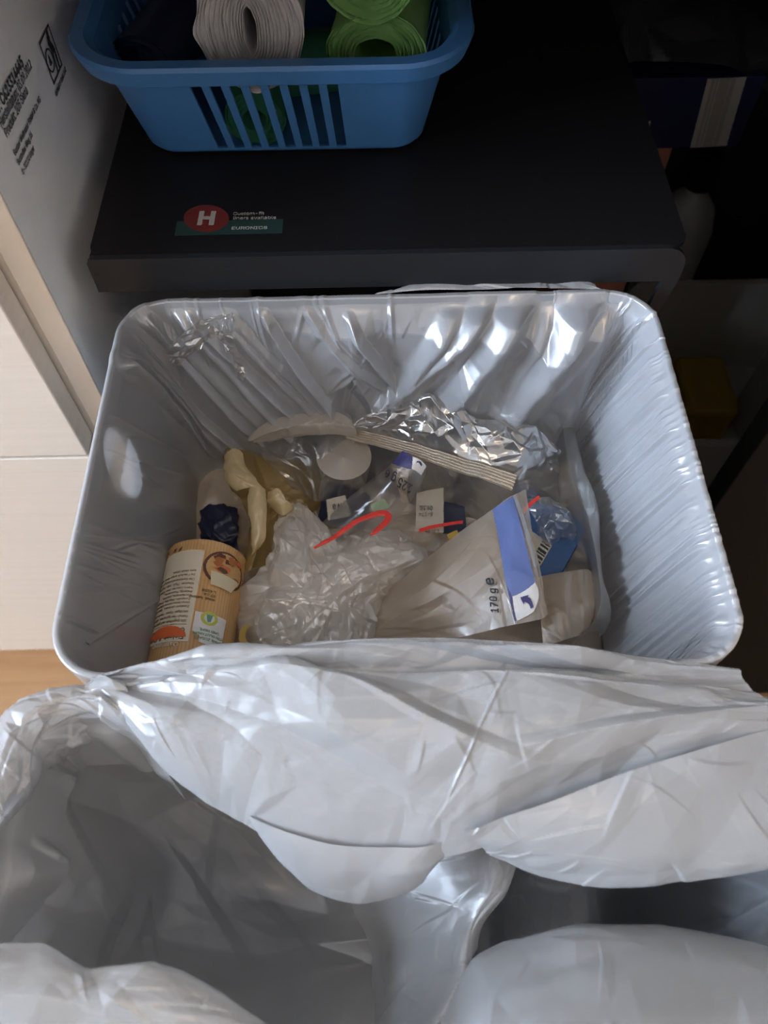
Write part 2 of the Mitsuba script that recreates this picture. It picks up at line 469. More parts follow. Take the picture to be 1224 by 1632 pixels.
g = np.random.default_rng(5)
items = []
TB, TR = .212, .533                                # where the back and right walls begin along the rim
for k in range(11):                                # left wall: taut, few fine creases
    items.append((g.uniform(-.02, .17), g.uniform(.35, .75), g.uniform(.0, .05), g.uniform(.05, .16), g.uniform(.0015, .004), g.uniform(.0005, .0014)))
for k in range(12):
    items.append((g.uniform(.0, .05), g.uniform(.2, .6), 0, g.uniform(.03, .12), g.uniform(.0015, .003), g.uniform(.0005, .0012)))
for k in range(15):                                # back-left corner and back wall, left half: long slanting folds
    t0 = g.uniform(TB - .04, TB + .16)
    items.append((t0, g.uniform(.4, .75), g.uniform(0, .02), g.uniform(.10, .2), g.uniform(.004, .010), g.uniform(.004, .009)))
for k in range(10):                                # fine creases there and under the rim
    items.append((g.uniform(TB, TB + .3), g.uniform(-.4, .6), 0, g.uniform(.02, .07), g.uniform(.002, .004), g.uniform(.001, .003)))
for k in range(7):                                 # back wall, right part: wide puffs drawn to the left
    items.append((g.uniform(TB + .17, TB + .31), g.uniform(-.8, -.2), g.uniform(0, .03), g.uniform(.09, .2), g.uniform(.009, .022), g.uniform(.004, .012)))
for k in range(26):                                # short sharp nicks under the rim all round
    items.append((g.uniform(TB - .02, TR - .04), g.uniform(-1, 1), g.uniform(0, .08), g.uniform(.01, .12), g.uniform(.001, .002), g.uniform(.001, .0025)))
items += [(TB + .285, -.40, 0, .13, .020, .020), (TB + .245, -.55, .0, .14, .016, .014), (TB + .20, -.5, .01, .10, .012, .010)]
pf = pleats(items)


back_facets, back_fine = Facets(1.2, .26, .022, .045, .008, 301), Facets(1.2, .26, .008, .014, .0014, 302)


def fold1(t, d, q):
    loose = np.interp(t, [0, .19, .27, .36, .46, .50, .54, .76, .8, 1.2], [0, 0, .3, .6, 1, .6, 0, 0, .1, 0])
    sag = loose * .012 * math.sin(min(d / .12, 1) * math.pi / 2) * (.6 + .8 * meshkit.noise(np.column_stack([t * 14, t * 0 + d * 10, t * 0]), 4))
    f = np.interp(t, [TB, TB + .06, TB + .14, TB + .28, TB + .32], [0, .4, 1, 1, 0])
    return pf(t, d) + sag + f * min(d / .02, 1) * (.007 + back_facets(t, d) + back_fine(t, d))


def floor1(P):
    X, Y = P[..., 0], P[..., 1]
    low = np.clip((ZR - .12 - P[..., 2]) / .08, 0, 1)
    P = P.copy(); P[..., 2] += low * (crumple(X, Y, .03, .006, 3) + crumple(X, Y, .012, .0025, 4))
    return P


add('bin_liner__bag', liner(BX, BY, BHX, BHY, .028, ZR, .215, .03, fold1, 2200, 190, floor_fn=floor1), 'film_liner', True)


# gathered second layer of the bag along the right wall and its back corner
g = np.random.default_rng(15)
it1 = []
for k in range(95):
    t0 = g.uniform(TR - .07, TR + .25)
    near = np.clip((t0 - TR) / .2, 0, 1)
    it1.append((t0, -g.uniform(.36, .46) * (1 - .8 * near), g.uniform(0, .03) * (k % 3 == 1), g.uniform(.09, .2), g.uniform(.0013, .0036) * (1 + (k % 8 == 0)), g.uniform(.0012, .0034) * (1 + .5 * (k % 8 == 0))))
p1, wall_facets = pleats(it1), Facets(1.2, .26, .011, .016, .0007, 303)


def fold_g(t, d, q):
    c = t + .42 * d * np.clip(1 - .8 * (t - TR) / .2, .2, 1)
    return (p1(t, d) + 1.0 * wall_facets(c, d * .4)) * np.interp(d, [0, .12, .17], [1, 1, .2]) + .0012 * min(d / .06, 1) * meshkit.noise(np.column_stack([c * 60, t * 0 + d * 5, t * 0]), 6)


add('bin_liner__gathered_fold', liner(BX, BY, BHX, BHY, .028, ZR + .0005, .21, .012, fold_g, 3600, 190, gap=.003, part=(TR - .055, TR + .262)), 'film_gather', True)
# the wide part of the bag hanging over the front rim
def disp_flap(X, Y, s, t):
    fade = np.clip(np.minimum(t / .15, 1), 0, 1)
    h = crumple(X, Y, .05, .0045, 11) + crumple(X, Y, .02, .0013, 12) + crumple(X, Y, .008, .0003, 15) + creases(X, Y, 44, .014, .0012, .0007, 13) + creases(X, Y, 9, .09, .008, .004, 14, .15, .7) + .0008 * np.clip(1 - np.abs(X - .207 + .02 * t) / .0011, 0, 1) * np.clip((t - .45) / .1, 0, 1) * np.clip((.88 - t) / .1, 0, 1)
    return h * (.35 + .65 * fade)


fold_rows = [
    [(-.160, .009, .57), (-.135, .010, .57), (-.08, .012, .575), (-.01, .014, .575), (.06, .013, .575), (.11, .012, .57), (.158, .010, .57)],
    px((140, 1082, -.003), (240, 1056, -.008), (400, 1037, -.016), (660, 1015, -.022), (850, 1022, -.021), (1010, 1040, -.013), (1180, 1064, -.004)),
    px((146, 1086, -.002), (262, 1076, -.004), (420, 1067, -.012), (650, 1068, -.014), (850, 1076, -.012), (1010, 1074, -.009), (1184, 1076, -.003)),
    px((150, 1085, -.004), (280, 1077, -.010), (430, 1066, -.0165), (650, 1071, -.0175), (860, 1066, -.018), (1020, 1074, -.014), (1215, 1098, -.008)),
]
D = np.array(fold_rows[-1])
hem = np.array(px((166, 1096, -.003), (300, 1258, .012), (412, 1338, .016), (600, 1396, .022), (735, 1362, .016), (960, 1268, .010), (1265, 1188, .004)))
for f, lift in ((.3, .010), (.65, .010)):
    fold_rows.append(list(D * (1 - f) + hem * f + np.array([[0, 0, lift]]) * np.array([.1, .7, 1, 1, 1, .8, .5])[:, None]))
fold_rows.append(list(hem))
add('bin_liner__overhang', patch(fold_rows, 280, 520, disp_flap), 'film_white', True)
# bunched film behind the back rim
back = [px((590, 470, -.001), (690, 462, -.001), (800, 460, -.001), (900, 460, -.001), (965, 462, -.001)),
        px((620, 464, -.002), (690, 449, -.002), (800, 444, -.0015), (895, 443, -.0015), (950, 455, -.002)),
        px((640, 458, .004), (700, 444, .006), (800, 437, .008), (895, 436, .008), (946, 447, .006)),
        px((640, 455, .03), (700, 440, .03), (800, 434, .03), (895, 432, .03), (946, 440, .03))]
add('bin_liner__overhang', patch(back, 60, 260, lambda X, Y, s, t: crumple(X, Y, .02, .0012, 17) + creases(X, Y, 20, .02, .002, .001, 18)), 'film_white', True)
# a lower lobe of the same hem
lobe = [px((395, 1300, .012), (470, 1330, .012), (560, 1350, .012), (650, 1350, .012), (730, 1330, .012)),
        px((410, 1332, .020), (475, 1385, .022), (560, 1405, .024), (640, 1400, .022), (715, 1362, .02)),
        px((425, 1345, .026), (500, 1424, .032), (575, 1440, .034), (650, 1420, .032), (700, 1372, .026))]
add('bin_liner__overhang', patch(lobe, 60, 140, lambda X, Y, s, t: crumple(X, Y, .02, .0012, 19) + crumple(X, Y, .008, .0004, 20)), 'film_white', True)
say('bin_liner', 'white translucent bag lining the large rear bin, folded forward over its front rim', 'bin liner')

# front left liner
g = np.random.default_rng(8)
it2 = [(g.uniform(0, .6), g.uniform(-.5, .5), g.uniform(0, .03), g.uniform(.05, .2), g.uniform(.004, .014), g.uniform(.002, .008)) for _ in range(46)]
p2 = pleats(it2)


def fold2(t, d, q):
    return p2(t, d) + .022 * math.sin(min(d / .16, 1) * math.pi / 2) * (.3 + meshkit.noise(np.column_stack([t * 12, t * 0 + d * 9, t * 0]), 9))


def low_right(P, t):
    P = P.copy(); P[..., 2] -= .09 * np.clip((P[..., 0] + .03) / .05, 0, 1) * np.clip((P[..., 2] - .45) / .1, 0, 1)
    return P


add('bin_liner_001__rim_film', liner(*FBL, .022, ZR - .004, .07, .05, fold2, 900, 130, skip=low_right, part=(-1, 9)), 'film_loose', True)
bowl = [px((28, 1140, .002), (165, 1160, .04), (310, 1190, .08), (470, 1240, .09), (640, 1320, .12), (800, 1360, .13)),
        px((-5, 1215, .002), (150, 1250, .055), (290, 1290, .10), (450, 1335, .125), (640, 1390, .12), (790, 1410, .12)),
        px((-46, 1320, .002), (140, 1365, .06), (280, 1395, .115), (460, 1430, .14), (660, 1440, .12), (765, 1450, .11)),
        px((-80, 1430, .002), (115, 1465, .055), (260, 1495, .11), (460, 1520, .13), (660, 1510, .12), (755, 1500, .11)),
        px((-110, 1560, .0), (90, 1600, .04), (240, 1640, .08), (470, 1670, .10), (640, 1640, .11), (720, 1610, .10)),
        [(-.174, -.180, .62), (-.15, -.184, .57), (-.11, -.187, .54), (-.05, -.187, .53), (0, -.186, .53), (.03, -.184, .54)],
        [(-.176, -.197, .640), (-.15, -.197, .640), (-.10, -.197, .640), (-.05, -.197, .640), (0, -.197, .640), (.03, -.197, .630)]]
add('bin_liner_001__bag', patch(bowl, 240, 320, lambda X, Y, s, t: crumple(X, Y, .06, .007, 23) + crumple(X, Y, .022, .0016, 25) + creases(X, Y, 14, .06, .007, .0035, 26, 1.35, .7) * np.clip(1.3 - s * 1.6, .15, 1) + creases(X, Y, 12, .03, .002, .001, 27)), 'film_loose', True)
inner = [px((-40, 1500, -.015), (60, 1495, -.012), (150, 1534, -.010), (250, 1550, -.006), (340, 1582, -.002), (420, 1625, .002), (470, 1660, .005)),
         px((-40, 1560, -.02), (60, 1560, -.018), (150, 1585, -.015), (250, 1600, -.012), (340, 1620, -.008), (430, 1655, -.002), (490, 1685, .003)),
         px((-60, 1680, -.012), (60, 1690, -.010), (150, 1700, -.008), (260, 1710, -.006), (350, 1720, -.004), (450, 1730, -.002), (530, 1740, 0)),
         [(x, -.201, .6435) for x in np.linspace(-.172, -.02, 7)], [(x, -.2055, .61) for x in np.linspace(-.172, -.02, 7)]]
wr = lambda sd, a=1.0: (lambda X, Y, s, t: a * (crumple(X, Y, .04, .0035, sd) + crumple(X, Y, .016, .001, sd + 1) + creases(X, Y, 22, .014, .0012, .001, sd + 2)))
add('bin_liner_001__overhang', patch(inner, 120, 300, wr(31)), 'film_white', True)
left = [px((-60, 1240, .02), (-20, 1180, .008), (30, 1122, .004), (110, 1092, .002), (190, 1086, 0)),
        px((-50, 1300, -.006), (-10, 1230, -.008), (38, 1150, -.009), (120, 1110, -.008), (220, 1130, -.004)),
        px((-10, 1340, .004), (30, 1265, .002), (70, 1190, 0), (150, 1150, .004), (260, 1210, .012)),
        px((20, 1400, .04), (50, 1310, .035), (85, 1220, .03), (180, 1180, .03), (300, 1270, .04))]
add('bin_liner_001__gathered_edge', patch(left, 160, 260, lambda X, Y, s, t: crumple(X, Y, .02, .004, 41) + crumple(X, Y, .008, .0016, 42) + creases(X, Y, 30, .02, .0015, .0016, 43)), 'film_white', True)
say('bin_liner_001', 'white translucent bag hanging loose in the left half of the front bin', 'bin liner')

# front right liner
it3 = [(g.uniform(0, .5), g.uniform(-.4, .4), g.uniform(0, .03), g.uniform(.05, .2), g.uniform(.004, .012), g.uniform(.002, .006)) for _ in range(34)]
p3 = pleats(it3)
def low_left(P, t):
    P = P.copy(); P[..., 2] -= .22 * np.clip((.13 - P[..., 0]) / .06, 0, 1) * np.clip((P[..., 2] - .33) / .2, 0, 1)
    return P


add('bin_liner_002__bag', liner(*FBR, .022, ZR - .004, .30, .05, lambda t, d, q: p3(t, d) + .006 * min(d / .1, 1), 560, 110, skip=low_left), 'film_liner', True)
flap = [px((745, 1330, 0), (850, 1290, -.004), (1000, 1230, -.006), (1130, 1190, -.006), (1270, 1150, -.004)),
        px((760, 1352, .006), (860, 1340, .004), (1000, 1310, 0), (1130, 1290, 0), (1270, 1270, 0)),
        px((772, 1362, .014), (870, 1378, .014), (1000, 1380, .010), (1130, 1365, .008), (1280, 1340, .006)),
        px((778, 1370, .022), (870, 1402, .024), (980, 1418, .022), (1110, 1408, .018), (1290, 1376, .014))]
add('bin_liner_002__overhang', patch(flap, 150, 320, wr(51, .8)), 'film_white', True)
low = [px((690, 1640, .05), (768, 1518, .05), (850, 1490, .045), (940, 1473, .04), (1040, 1471, .04), (1140, 1484, .035), (1270, 1515, .03)),
       px((700, 1665, .03), (780, 1560, .025), (860, 1540, .02), (950, 1530, .015), (1050, 1530, .012), (1150, 1540, .01), (1280, 1560, .008)),
       px((720, 1740, .0), (790, 1700, -.005), (870, 1690, -.01), (960, 1690, -.012), (1060, 1690, -.012), (1160, 1690, -.01), (1290, 1690, -.008)),
       [(x, -.201, .6435) for x in np.linspace(.02, .184, 7)], [(x, -.2055, .61) for x in np.linspace(.02, .184, 7)]]
add('bin_liner_002__folded_edge', patch(low, 120, 300, wr(61, .6)), 'film_white', True)
say('bin_liner_002', 'white translucent bag in the right half of the front bin, with two broad flaps', 'bin liner')
# the film between both front bins
mid = [px((520, 1380, .10), (640, 1380, .075), (730, 1360, .055), (800, 1350, .045), (830, 1370, .05)),
       px((560, 1450, .11), (650, 1440, .08), (730, 1425, .055), (785, 1420, .042), (812, 1418, .046)),
       px((590, 1530, .12), (660, 1505, .085), (720, 1488, .06), (748, 1484, .05), (764, 1482, .055)),
       px((590, 1600, .12), (650, 1575, .085), (705, 1560, .06), (735, 1556, .05), (748, 1552, .06)),
       px((550, 1700, .12), (620, 1680, .08), (660, 1650, .055), (685, 1645, .046), (700, 1640, .055))]
add('bin_liner_001__side_film', patch(mid, 200, 140, wr(71, .8)), 'film_loose', True)

# ------------------------------------------------------------------ black lid, basket, things at the back
k = 'bin_cover'
LX0, LX1, LY0, LY1, LZ = -.184, .187, .258, .72, .672
prof = []
hx = (LX1 - LX0) / 2; cxl = (LX0 + LX1) / 2
out = [(LX0, LZ - .026), (LX0, LZ - .003)] + [(LX0 + .003, LZ)] + [(LX1 - .014 + .014 * math.sin(a), LZ - .014 + .014 * math.cos(a)) for a in np.linspace(0, math.pi / 2, 8)] + [(LX1, LZ - .026), (LX1 - .009, LZ - .075), (LX1 - .016, LZ - .075), (LX1 - .010, LZ - .026)]
m = extrude(Polygon(out), .004)                    # front lip with one rounded corner and a bracket going down
add(k + '__front_lip', frame(m, (0, LY0, 0), (1, 0, 0), (0, 0, 1), (0, 1, 0)), 'mat_black_edge')
top = extrude(sbox(LX0 + .001, LY0 + .003, LX1 - .001, LY1).buffer(-.01).buffer(.01), .003)
top.apply_translation((0, 0, LZ - .0031))
add(k + '__top_plate', top, 'mat_black')
add(k + '__side_flange', box(LX0, LX0 + .002, LY0 + .004, LY1, LZ - .025, LZ - .004), 'mat_black')
add(k + '__side_flange', box(LX1 - .002, LX1, LY0 + .004, LY1, LZ - .025, LZ - .014), 'mat_black')
say(k, 'black cover plate above the back of the rear bin, with a small sticker', 'cover')
T0 = LZ + .0002
zp = lambda u, v: at(u, v, z=T0)
a, b2, c2 = zp(278, 376), zp(450, 372), zp(282, 353)
ex, ey = b2 - a, c2 - a
sk = k + '__sticker'
add(sk, frame(extrude(sbox(0, 0, 1, 1), .0001), a, ex, ey, (0, 0, 1)), 'mat_sticker_green')
cc = zp(329, 348); rx = (zp(365, 348) - zp(329, 348)); ry = zp(329, 327) - zp(329, 348)
add(sk + '__red_oval', frame(extrude(Point(0, 0).buffer(1, 24), .0002), cc, rx, ry, (0, 0, 1)), 'mat_sticker_red')
hgl = Polygon([(-.38, -.5), (-.18, -.5), (-.15, -.1), (.12, -.1), (.09, -.5), (.29, -.5), (.4, .5), (.2, .5), (.16, .12), (-.11, .12), (-.07, .5), (-.27, .5)])
add(sk + '__letter', frame(extrude(hgl, .0003), cc, rx * 1.1, ry * 1.05, (0, 0, 1)), 'mat_print_white')


def flat_text(s, p0, p1, key, mat, plane, up, bold=False, hs=1.0, nrm=(0, 0, 1)):
    a, b = plane(*p0), plane(*p1)
    m = text(s, .01, bold)
    ex = (b - a) / m.bounds[1][0]
    e = np.asarray(up, float); e = e - ex * (e @ ex) / (ex @ ex); e /= np.linalg.norm(e)
    add(key, frame(m, a, ex, e * np.linalg.norm(ex) * hs, nrm), mat)


flat_text('Custom-fit', (371, 343), (421, 342), sk + '__print_line', 'mat_print_white', zp, (0, 1, 0), False, 1.0)
flat_text('liners available', (371, 350), (440, 349), sk + '__print_line', 'mat_print_white', zp, (0, 1, 0), False, 1.0)
flat_text('EURONICS', (368, 366), (426, 365), sk + '__print_line', 'mat_print_white', zp, (0, 1, 0), True, .8)

# blue basket
bk = 'basket'
bx0, bx1, by0 = -.176, .044, .334
RZ = LZ + .078
rc = ((bx0 + bx1) / 2, by0 + .095); rh = ((bx1 - bx0) / 2, .095)
bc = (-.066, .358 + .075); bh = (.093, .075)


def lerp_ring(f, off=0, n=24):
    cx, cy = np.array(bc) * (1 - f) + np.array(rc) * f
    hx_, hy_ = np.array(bh) * (1 - f) + np.array(rh) * f
    r = .022 * (1 - f) + .035 * f
    return ring(cx, cy, hx_ + off, hy_ + off, r + off, LZ + .001 + f * .077, n)


t = .0022
loops = [lerp_ring(0, -.006), lerp_ring(.02, -.002), lerp_ring(.06), lerp_ring(.80)] + [lerp_ring(.80, .0005), lerp_ring(.80, .007), lerp_ring(.84, .011), lerp_ring(.97, .012), lerp_ring(1.0, .010), lerp_ring(1.0, .002), lerp_ring(.95, -t), lerp_ring(.07, -t), lerp_ring(.045, -t - .004)]
bm = man(loft(loops))
slots = []
for k2 in range(8):
    xa = -.107 + k2 * .0113
    wv = .0066
    p = [np.array([xa + .0, 0, LZ + .008]), np.array([xa + .004 * (k2 - 9) / 9 - .002, 0, LZ + .058])]
    q = manifold3d.Manifold.batch_hull([manifold3d.Manifold.cube((wv, .06, .002), True).translate((p[0][0], by0 + .02, p[0][2])), manifold3d.Manifold.cube((wv, .06, .002), True).translate((p[1][0], by0 + .02, p[1][2]))])
    slots.append(q)
for k2 in range(6):
    yb = bc[1] - .04 + k2 * .016
    slots.append(manifold3d.Manifold.cube((.12, .006, .045), True).translate((bc[0] - .10, yb, LZ + .036)))
    slots.append(manifold3d.Manifold.cube((.12, .006, .045), True).translate((bc[0] + .10, yb, LZ + .036)))
for s in slots:
    bm = bm - s
q = bm.to_mesh()
add(bk + '__body', trimesh.Trimesh(q.vert_properties[:, :3], q.tri_verts), 'mat_blue', 30)
say(bk, 'blue plastic basket with slotted sides standing on the black cover', 'basket')


def bag_roll(key, c, axis, R, L, mat, turns, label, group=None, cat='bag roll', flat=.9, hole=.25, seed=1, slit=1.0):
    """A roll of bags: spiral film end with wavy layers, seen from its end."""
    g = np.random.default_rng(seed)
    n = 72
    axis = np.asarray(axis, float) / np.linalg.norm(axis)
    ex = np.cross(axis, [0, 0, 1]); ex /= np.linalg.norm(ex); ez = np.cross(ex, axis)
    loops = []
    for j in range(turns * 2 + 1):                 # the end face: ridges of the layers
        rr = R * (1 - (1 - hole) * j / (turns * 2))
        a = np.arange(n) * 2 * math.pi / n
        w = rr * (1 + .10 * meshkit.noise(np.column_stack([np.cos(a) * 3, np.sin(a) * 3, a * 0 + j * .35]), seed))
        q = (j / (turns * 2)) ** 1.3
        p = np.column_stack([w * (1 + (slit - 1) * q) * np.cos(a), w * (flat + (1.5 - flat) * q * (slit < .9)) * np.sin(a)])
        y = -L / 2 + (.0022 if j % 2 else -.0008) + .002 * meshkit.noise(np.column_stack([p * 220, a * 0 + j * .2]), seed + 1)
        loops.append(np.asarray(c) + p[:, :1] * ex + p[:, 1:] * ez + axis * y[:, None])
    a = np.arange(n) * 2 * math.pi / n
    back = []
    for y in np.linspace(-L / 2 + .002, L / 2, 14):
        w = R * (1 + .03 * meshkit.noise(np.column_stack([np.cos(a) * 4, np.sin(a) * 4, a * 0 + y * 60]), seed + 2))
        back.append(np.asarray(c) + (w * np.cos(a))[:, None] * ex + (w * flat * np.sin(a))[:, None] * ez + axis * y)
    inner = loops[-1] + axis * (L * .6)
    m = loft([inner] + loops[::-1] + back)
    add(key + '__layers', m, mat, 25)
    say(key if key in labels or True else key, label, cat, group)


bag_roll('bag_roll', (-.078, .405, LZ + .075), (-.02, 1, -.15), .030, .11, 'mat_roll_white', 13, 'white roll of bin bags in the blue basket', None, flat=1.05, hole=.28, seed=3, slit=.45)
bag_roll('bag_roll_001', (.001, .405, LZ + .062), (.1, 1, -.1), .029, .11, 'mat_roll_green', 7, 'green roll of bags at the right end of the blue basket, lower one', None, flat=.8, hole=.42, seed=5)
bag_roll('bag_roll_002', (.006, .400, LZ + .107), (.35, 1, -.05), .027, .10, 'mat_roll_green', 6, 'light green roll of bags lying on top of the other green roll in the basket', None, flat=.8, hole=.42, seed=6)
bag_roll('bag_roll_003', (-.082, .408, LZ + .022), (.05, 1, 0), .019, .09, 'mat_roll_teal', 4, 'pale green roll of bags at the bottom of the basket, behind its slots', None, hole=.4, seed=7)
bag_roll('bag_roll_004', (-.03, .43, LZ + .024), (1, .2, 0), .021, .08, 'mat_roll_teal', 4, 'dark green roll of bags lying across the basket behind its slots', None, hole=.3, seed=8)
bag_roll('bag_roll_005', (-.14, .43, LZ + .045), (.3, 1, 0), .022, .10, 'mat_navy', 5, 'dark roll of bags at the left end of the basket', None, hole=.3, seed=9)


# dark right side of the cabinet
k = 'carton'
CY = .5
xa, zt, zb = .15, at(1100, 124, y=CY)[2], at(1100, 236, y=CY)[2]
xb = at(1198, 180, y=CY)[0]
add(k + '__body', box(xa, xb, CY, .60, zb, zt, .001), 'mat_box_blue')
bp = lambda u, v: at(u, v, y=CY - .0006)
pp = [bp(1128, 126), bp(1190, 123), bp(1158, 232), bp(1100, 236)]
TOXZ = dict(ex=(1, 0, 0), ey=(0, 0, 1), ez=(0, -1, 0))
add(k + '__grey_band', frame(extrude(Polygon([(p[0], p[2]) for p in pp]), .0003), (0, CY - .0002, 0), **TOXZ), 'mat_box_grey')
for f0, f1 in ((.12, .2), (.24, .29), (.33, .6), (.62, .74)):
    q4 = [pp[0] + (pp[1] - pp[0]) * f0, pp[0] + (pp[1] - pp[0]) * f1, pp[3] + (pp[2] - pp[3]) * f1, pp[3] + (pp[2] - pp[3]) * f0]
    add(k + '__stripe', frame(extrude(Polygon([(p[0], p[2]) for p in q4]), .0002), (0, CY - .0006, 0), **TOXZ), 'mat_box_stripe')
add(k + '__red_dot', frame(extrude(affinity.scale(Point(0, 0).buffer(.004), .7, 1.4), .0003), bp(1010, 158), **TOXZ), 'mat_orange')
add(k + '__white_mark', frame(extrude(Polygon([(-.004, .003), (-.002, 0), (.0, .002), (.003, .003), (.003, -.001), (-.002, -.003)]), .0003), bp(1030, 198), **TOXZ), 'mat_print_white')
say(k, 'blue carton with a slanting grey striped band, standing in the dark right of the cabinet', 'box')
add('carton_001__body', box(.19, .262, .51, .60, .1165, zb - .0003, .001), 'mat_brown'); say('carton_001', 'dark brown carton under the blue carton in the dark cabinet', 'box')
# black bag lying on the blue carton
rows = [[(.192, .505, zt + .004), (.21, .503, zt + .012), (.27, .503, zt + .008), (.34, .51, zt - .03)],
        [(.192, .56, zt + .03), (.21, .56, zt + .04), (.28, .56, zt + .035), (.36, .56, zt - .01)],
        [(.192, .66, zt + .01), (.21, .66, zt + .02), (.28, .66, zt + .015), (.37, .66, zt - .03)]]
add('black_bag__film', patch(rows, 50, 60, lambda X, Y, s, t: np.abs(crumple(X, Y, .03, .008, 91)) + .001), 'mat_black_edge'); say('black_bag', 'black crumpled bag lying on the blue carton', 'bag')


def tub(key, x0, x1, y0, y1, z0, z1, mat, r=.03, t=.004):
    cx, cy, hx, hy = (x0 + x1) / 2, (y0 + y1) / 2, (x1 - x0) / 2, (y1 - y0) / 2
    L = lambda d, z: ring(cx, cy, hx + d, hy + d, r + d, z)
    add(key, loft([L(-.012, z0), L(-.002, z1 - .01), L(.005, z1 - .01), L(.005, z1), L(-t, z1), L(-t - .012, z0 + t)]), mat, 35)


tub('storage_tub__body', .33, .575, .40, .66, .1165, .27, 'mat_tub')
say('storage_tub', 'pale plastic tub with cleaning things at the right, deep in the dark cabinet', 'tub')
def lump(c, r, seed, amp=.12):
    m = trimesh.creation.icosphere(3, 1.0)
    v = np.asarray(m.vertices); m.vertices = np.asarray(c) + v * np.asarray(r) * (1 + amp * (meshkit.noise(v * 2.2 + seed, seed)[:, None] - .5) * 2)
    return m
add('sponge__body', box(.40, .47, .50, .60, .122, .2, .012), 'mat_yellow'); say('sponge', 'yellow sponge in the pale tub', 'sponge')
def bottle(key, x, y, R, h, mat, capmat, label):
    prof = [(0, 0), (R * .92, 0), (R, .006), (R, h * .66), (R * .8, h * .76), (R * .34, h * .84), (R * .34, h * .86)]
    a = trimesh.creation.revolve(prof + [(0, h * .86)], sections=32); a.apply_translation((x, y, 0)); 
    c = trimesh.creation.revolve([(0, h * .861), (R * .42, h * .861), (R * .40, h), (0, h)], sections=24); c.apply_translation((x, y, 0))
    return a, c
for i, (x, y, z0, R, h, m1, m2, lb) in enumerate([(.525, .535, .122, .038, .20, 'mat_print_white', 'mat_print_white', 'white round bottle standing in the pale tub'),
                                                  (.40, .72, .1165, .04, .30, 'mat_tub', 'mat_black', 'tall grey bottle behind the pale tub')]):
    a, c = bottle('', x, y, R, h, m1, m2, lb)
    kk = 'bottle' if i == 0 else f'bottle_{i:03d}'
    a.apply_translation((0, 0, z0)); c.apply_translation((0, 0, z0))
    add(kk + '__body', a, m1, 30); add(kk + '__cap', c, m2, 30); say(kk, lb, 'bottle')

# ------------------------------------------------------------------ the waste in the rear bin
def wrinkle(sd, big=.0022, fine=.0008, cell=.02, n=14, amp=.0018, length=.02, dirn=None):
    return lambda X, Y, s, t: crumple(X, Y, cell, big, sd) + crumple(X, Y, cell * .38, fine, sd + 1) + creases(X, Y, n, length, .002, amp, sd + 2, dirn, 3.2 if dirn is None else .8)


def project(P):
    d = np.asarray(P) - EYE
    w = d @ FWD
    return np.stack([612 + FOC * (d @ RGT) / w, 816 - FOC * (d @ UPV) / w], -1)


def inside(m):
    """Keeps a sheet within the bag of the rear bin."""
    v = np.asarray(m.vertices).copy(); f = np.clip((ZR - v[:, 2]) / .5, 0, 1) * .012
    v[:, 0] = np.clip(v[:, 0], -.1595 + f, .1565 - f); v[:, 1] = np.clip(v[:, 1], .010 + f, .243 - f)
    m.vertices = v
    return m


class On:
    """A sheet already built, to lay print and bands on: the point on it nearest to a pixel, lifted a little."""
    def __init__(self, mesh):
        self.v = np.asarray(mesh.vertices); self.q = project(self.v)
        from scipy.spatial import cKDTree
        self.tree = cKDTree(self.q); self.n = np.asarray(mesh.vertex_normals); self.n = self.n * np.sign(self.n[:, 2:] + 1e-9)

    def __call__(self, u, v, lift=.0008):
        d, i = self.tree.query((u, v), 4)
        w = 1 / (d + .5); w /= w.sum()
        return (self.v[i] * w[:, None]).sum(0) + np.array([0, -.3, .95]) * lift


def decal(on, quad, n=8, m=8, lift=.0008):
    """quad: rows of pixels; laid on the sheet."""
    R = smooth_rows([[(u, v, 0) for u, v in r] for r in quad], n, m)
    return grid_mesh(np.array([[on(p[0], p[1], lift) for p in r] for r in R]))


def print_on(on, s, p0, p1, up, key, mat, bold=False, h=1.0, lift=.0026):
    """Lettering laid on a sheet along the pixel line p0-p1, letters rising towards the pixel direction up."""
    m = text(s, .01, bold)
    v = np.asarray(m.vertices).copy(); W = m.bounds[1][0]
    d = np.array(p1, float) - p0; sc = np.linalg.norm(d) / W
    up = np.array(up, float) / np.linalg.norm(up)
    q = np.array(p0) + v[:, :1] * d / W + v[:, 1:2] * up * sc * h
    hgt = v[:, 1].max() * sc * h                   # a plane through the sheet under the line
    A, B, C = (on(*q_, lift) for q_ in (np.array(p0, float), np.array(p1, float), np.array(p0) + up * hgt))
    zz = A[2] + v[:, 0] / W * (B[2] - A[2]) + v[:, 1] / v[:, 1].max() * (C[2] - A[2]) + v[:, 2]
    dv = np.array([at(a, b, z=z) for (a, b), z in zip(q, zz)])
    add(key, trimesh.Trimesh(dv, m.faces, process=False), mat)


# packed film below everything that shows
rows = [px((280, 700, .17), (420, 700, .165), (560, 680, .15), (700, 670, .15), (840, 690, .15), (930, 720, .17)),
        px((250, 820, .185), (400, 800, .17), (560, 800, .165), (700, 800, .16), (840, 800, .16), (960, 820, .18)),
        px((240, 940, .185), (400, 920, .175), (560, 920, .165), (700, 920, .16), (840, 920, .165), (970, 930, .19)),
        px((230, 1080, .18), (400, 1080, .175), (560, 1080, .16), (700, 1080, .135), (840, 1070, .135), (980, 1060, .19))]
add('packaging_film__sheet', inside(patch(rows, 110, 150, wrinkle(101, .006, .002, .03, 40, .004, .03))), 'film_tan', True); say('packaging_film', 'crumpled tan packaging film lying lowest in the waste', 'film')

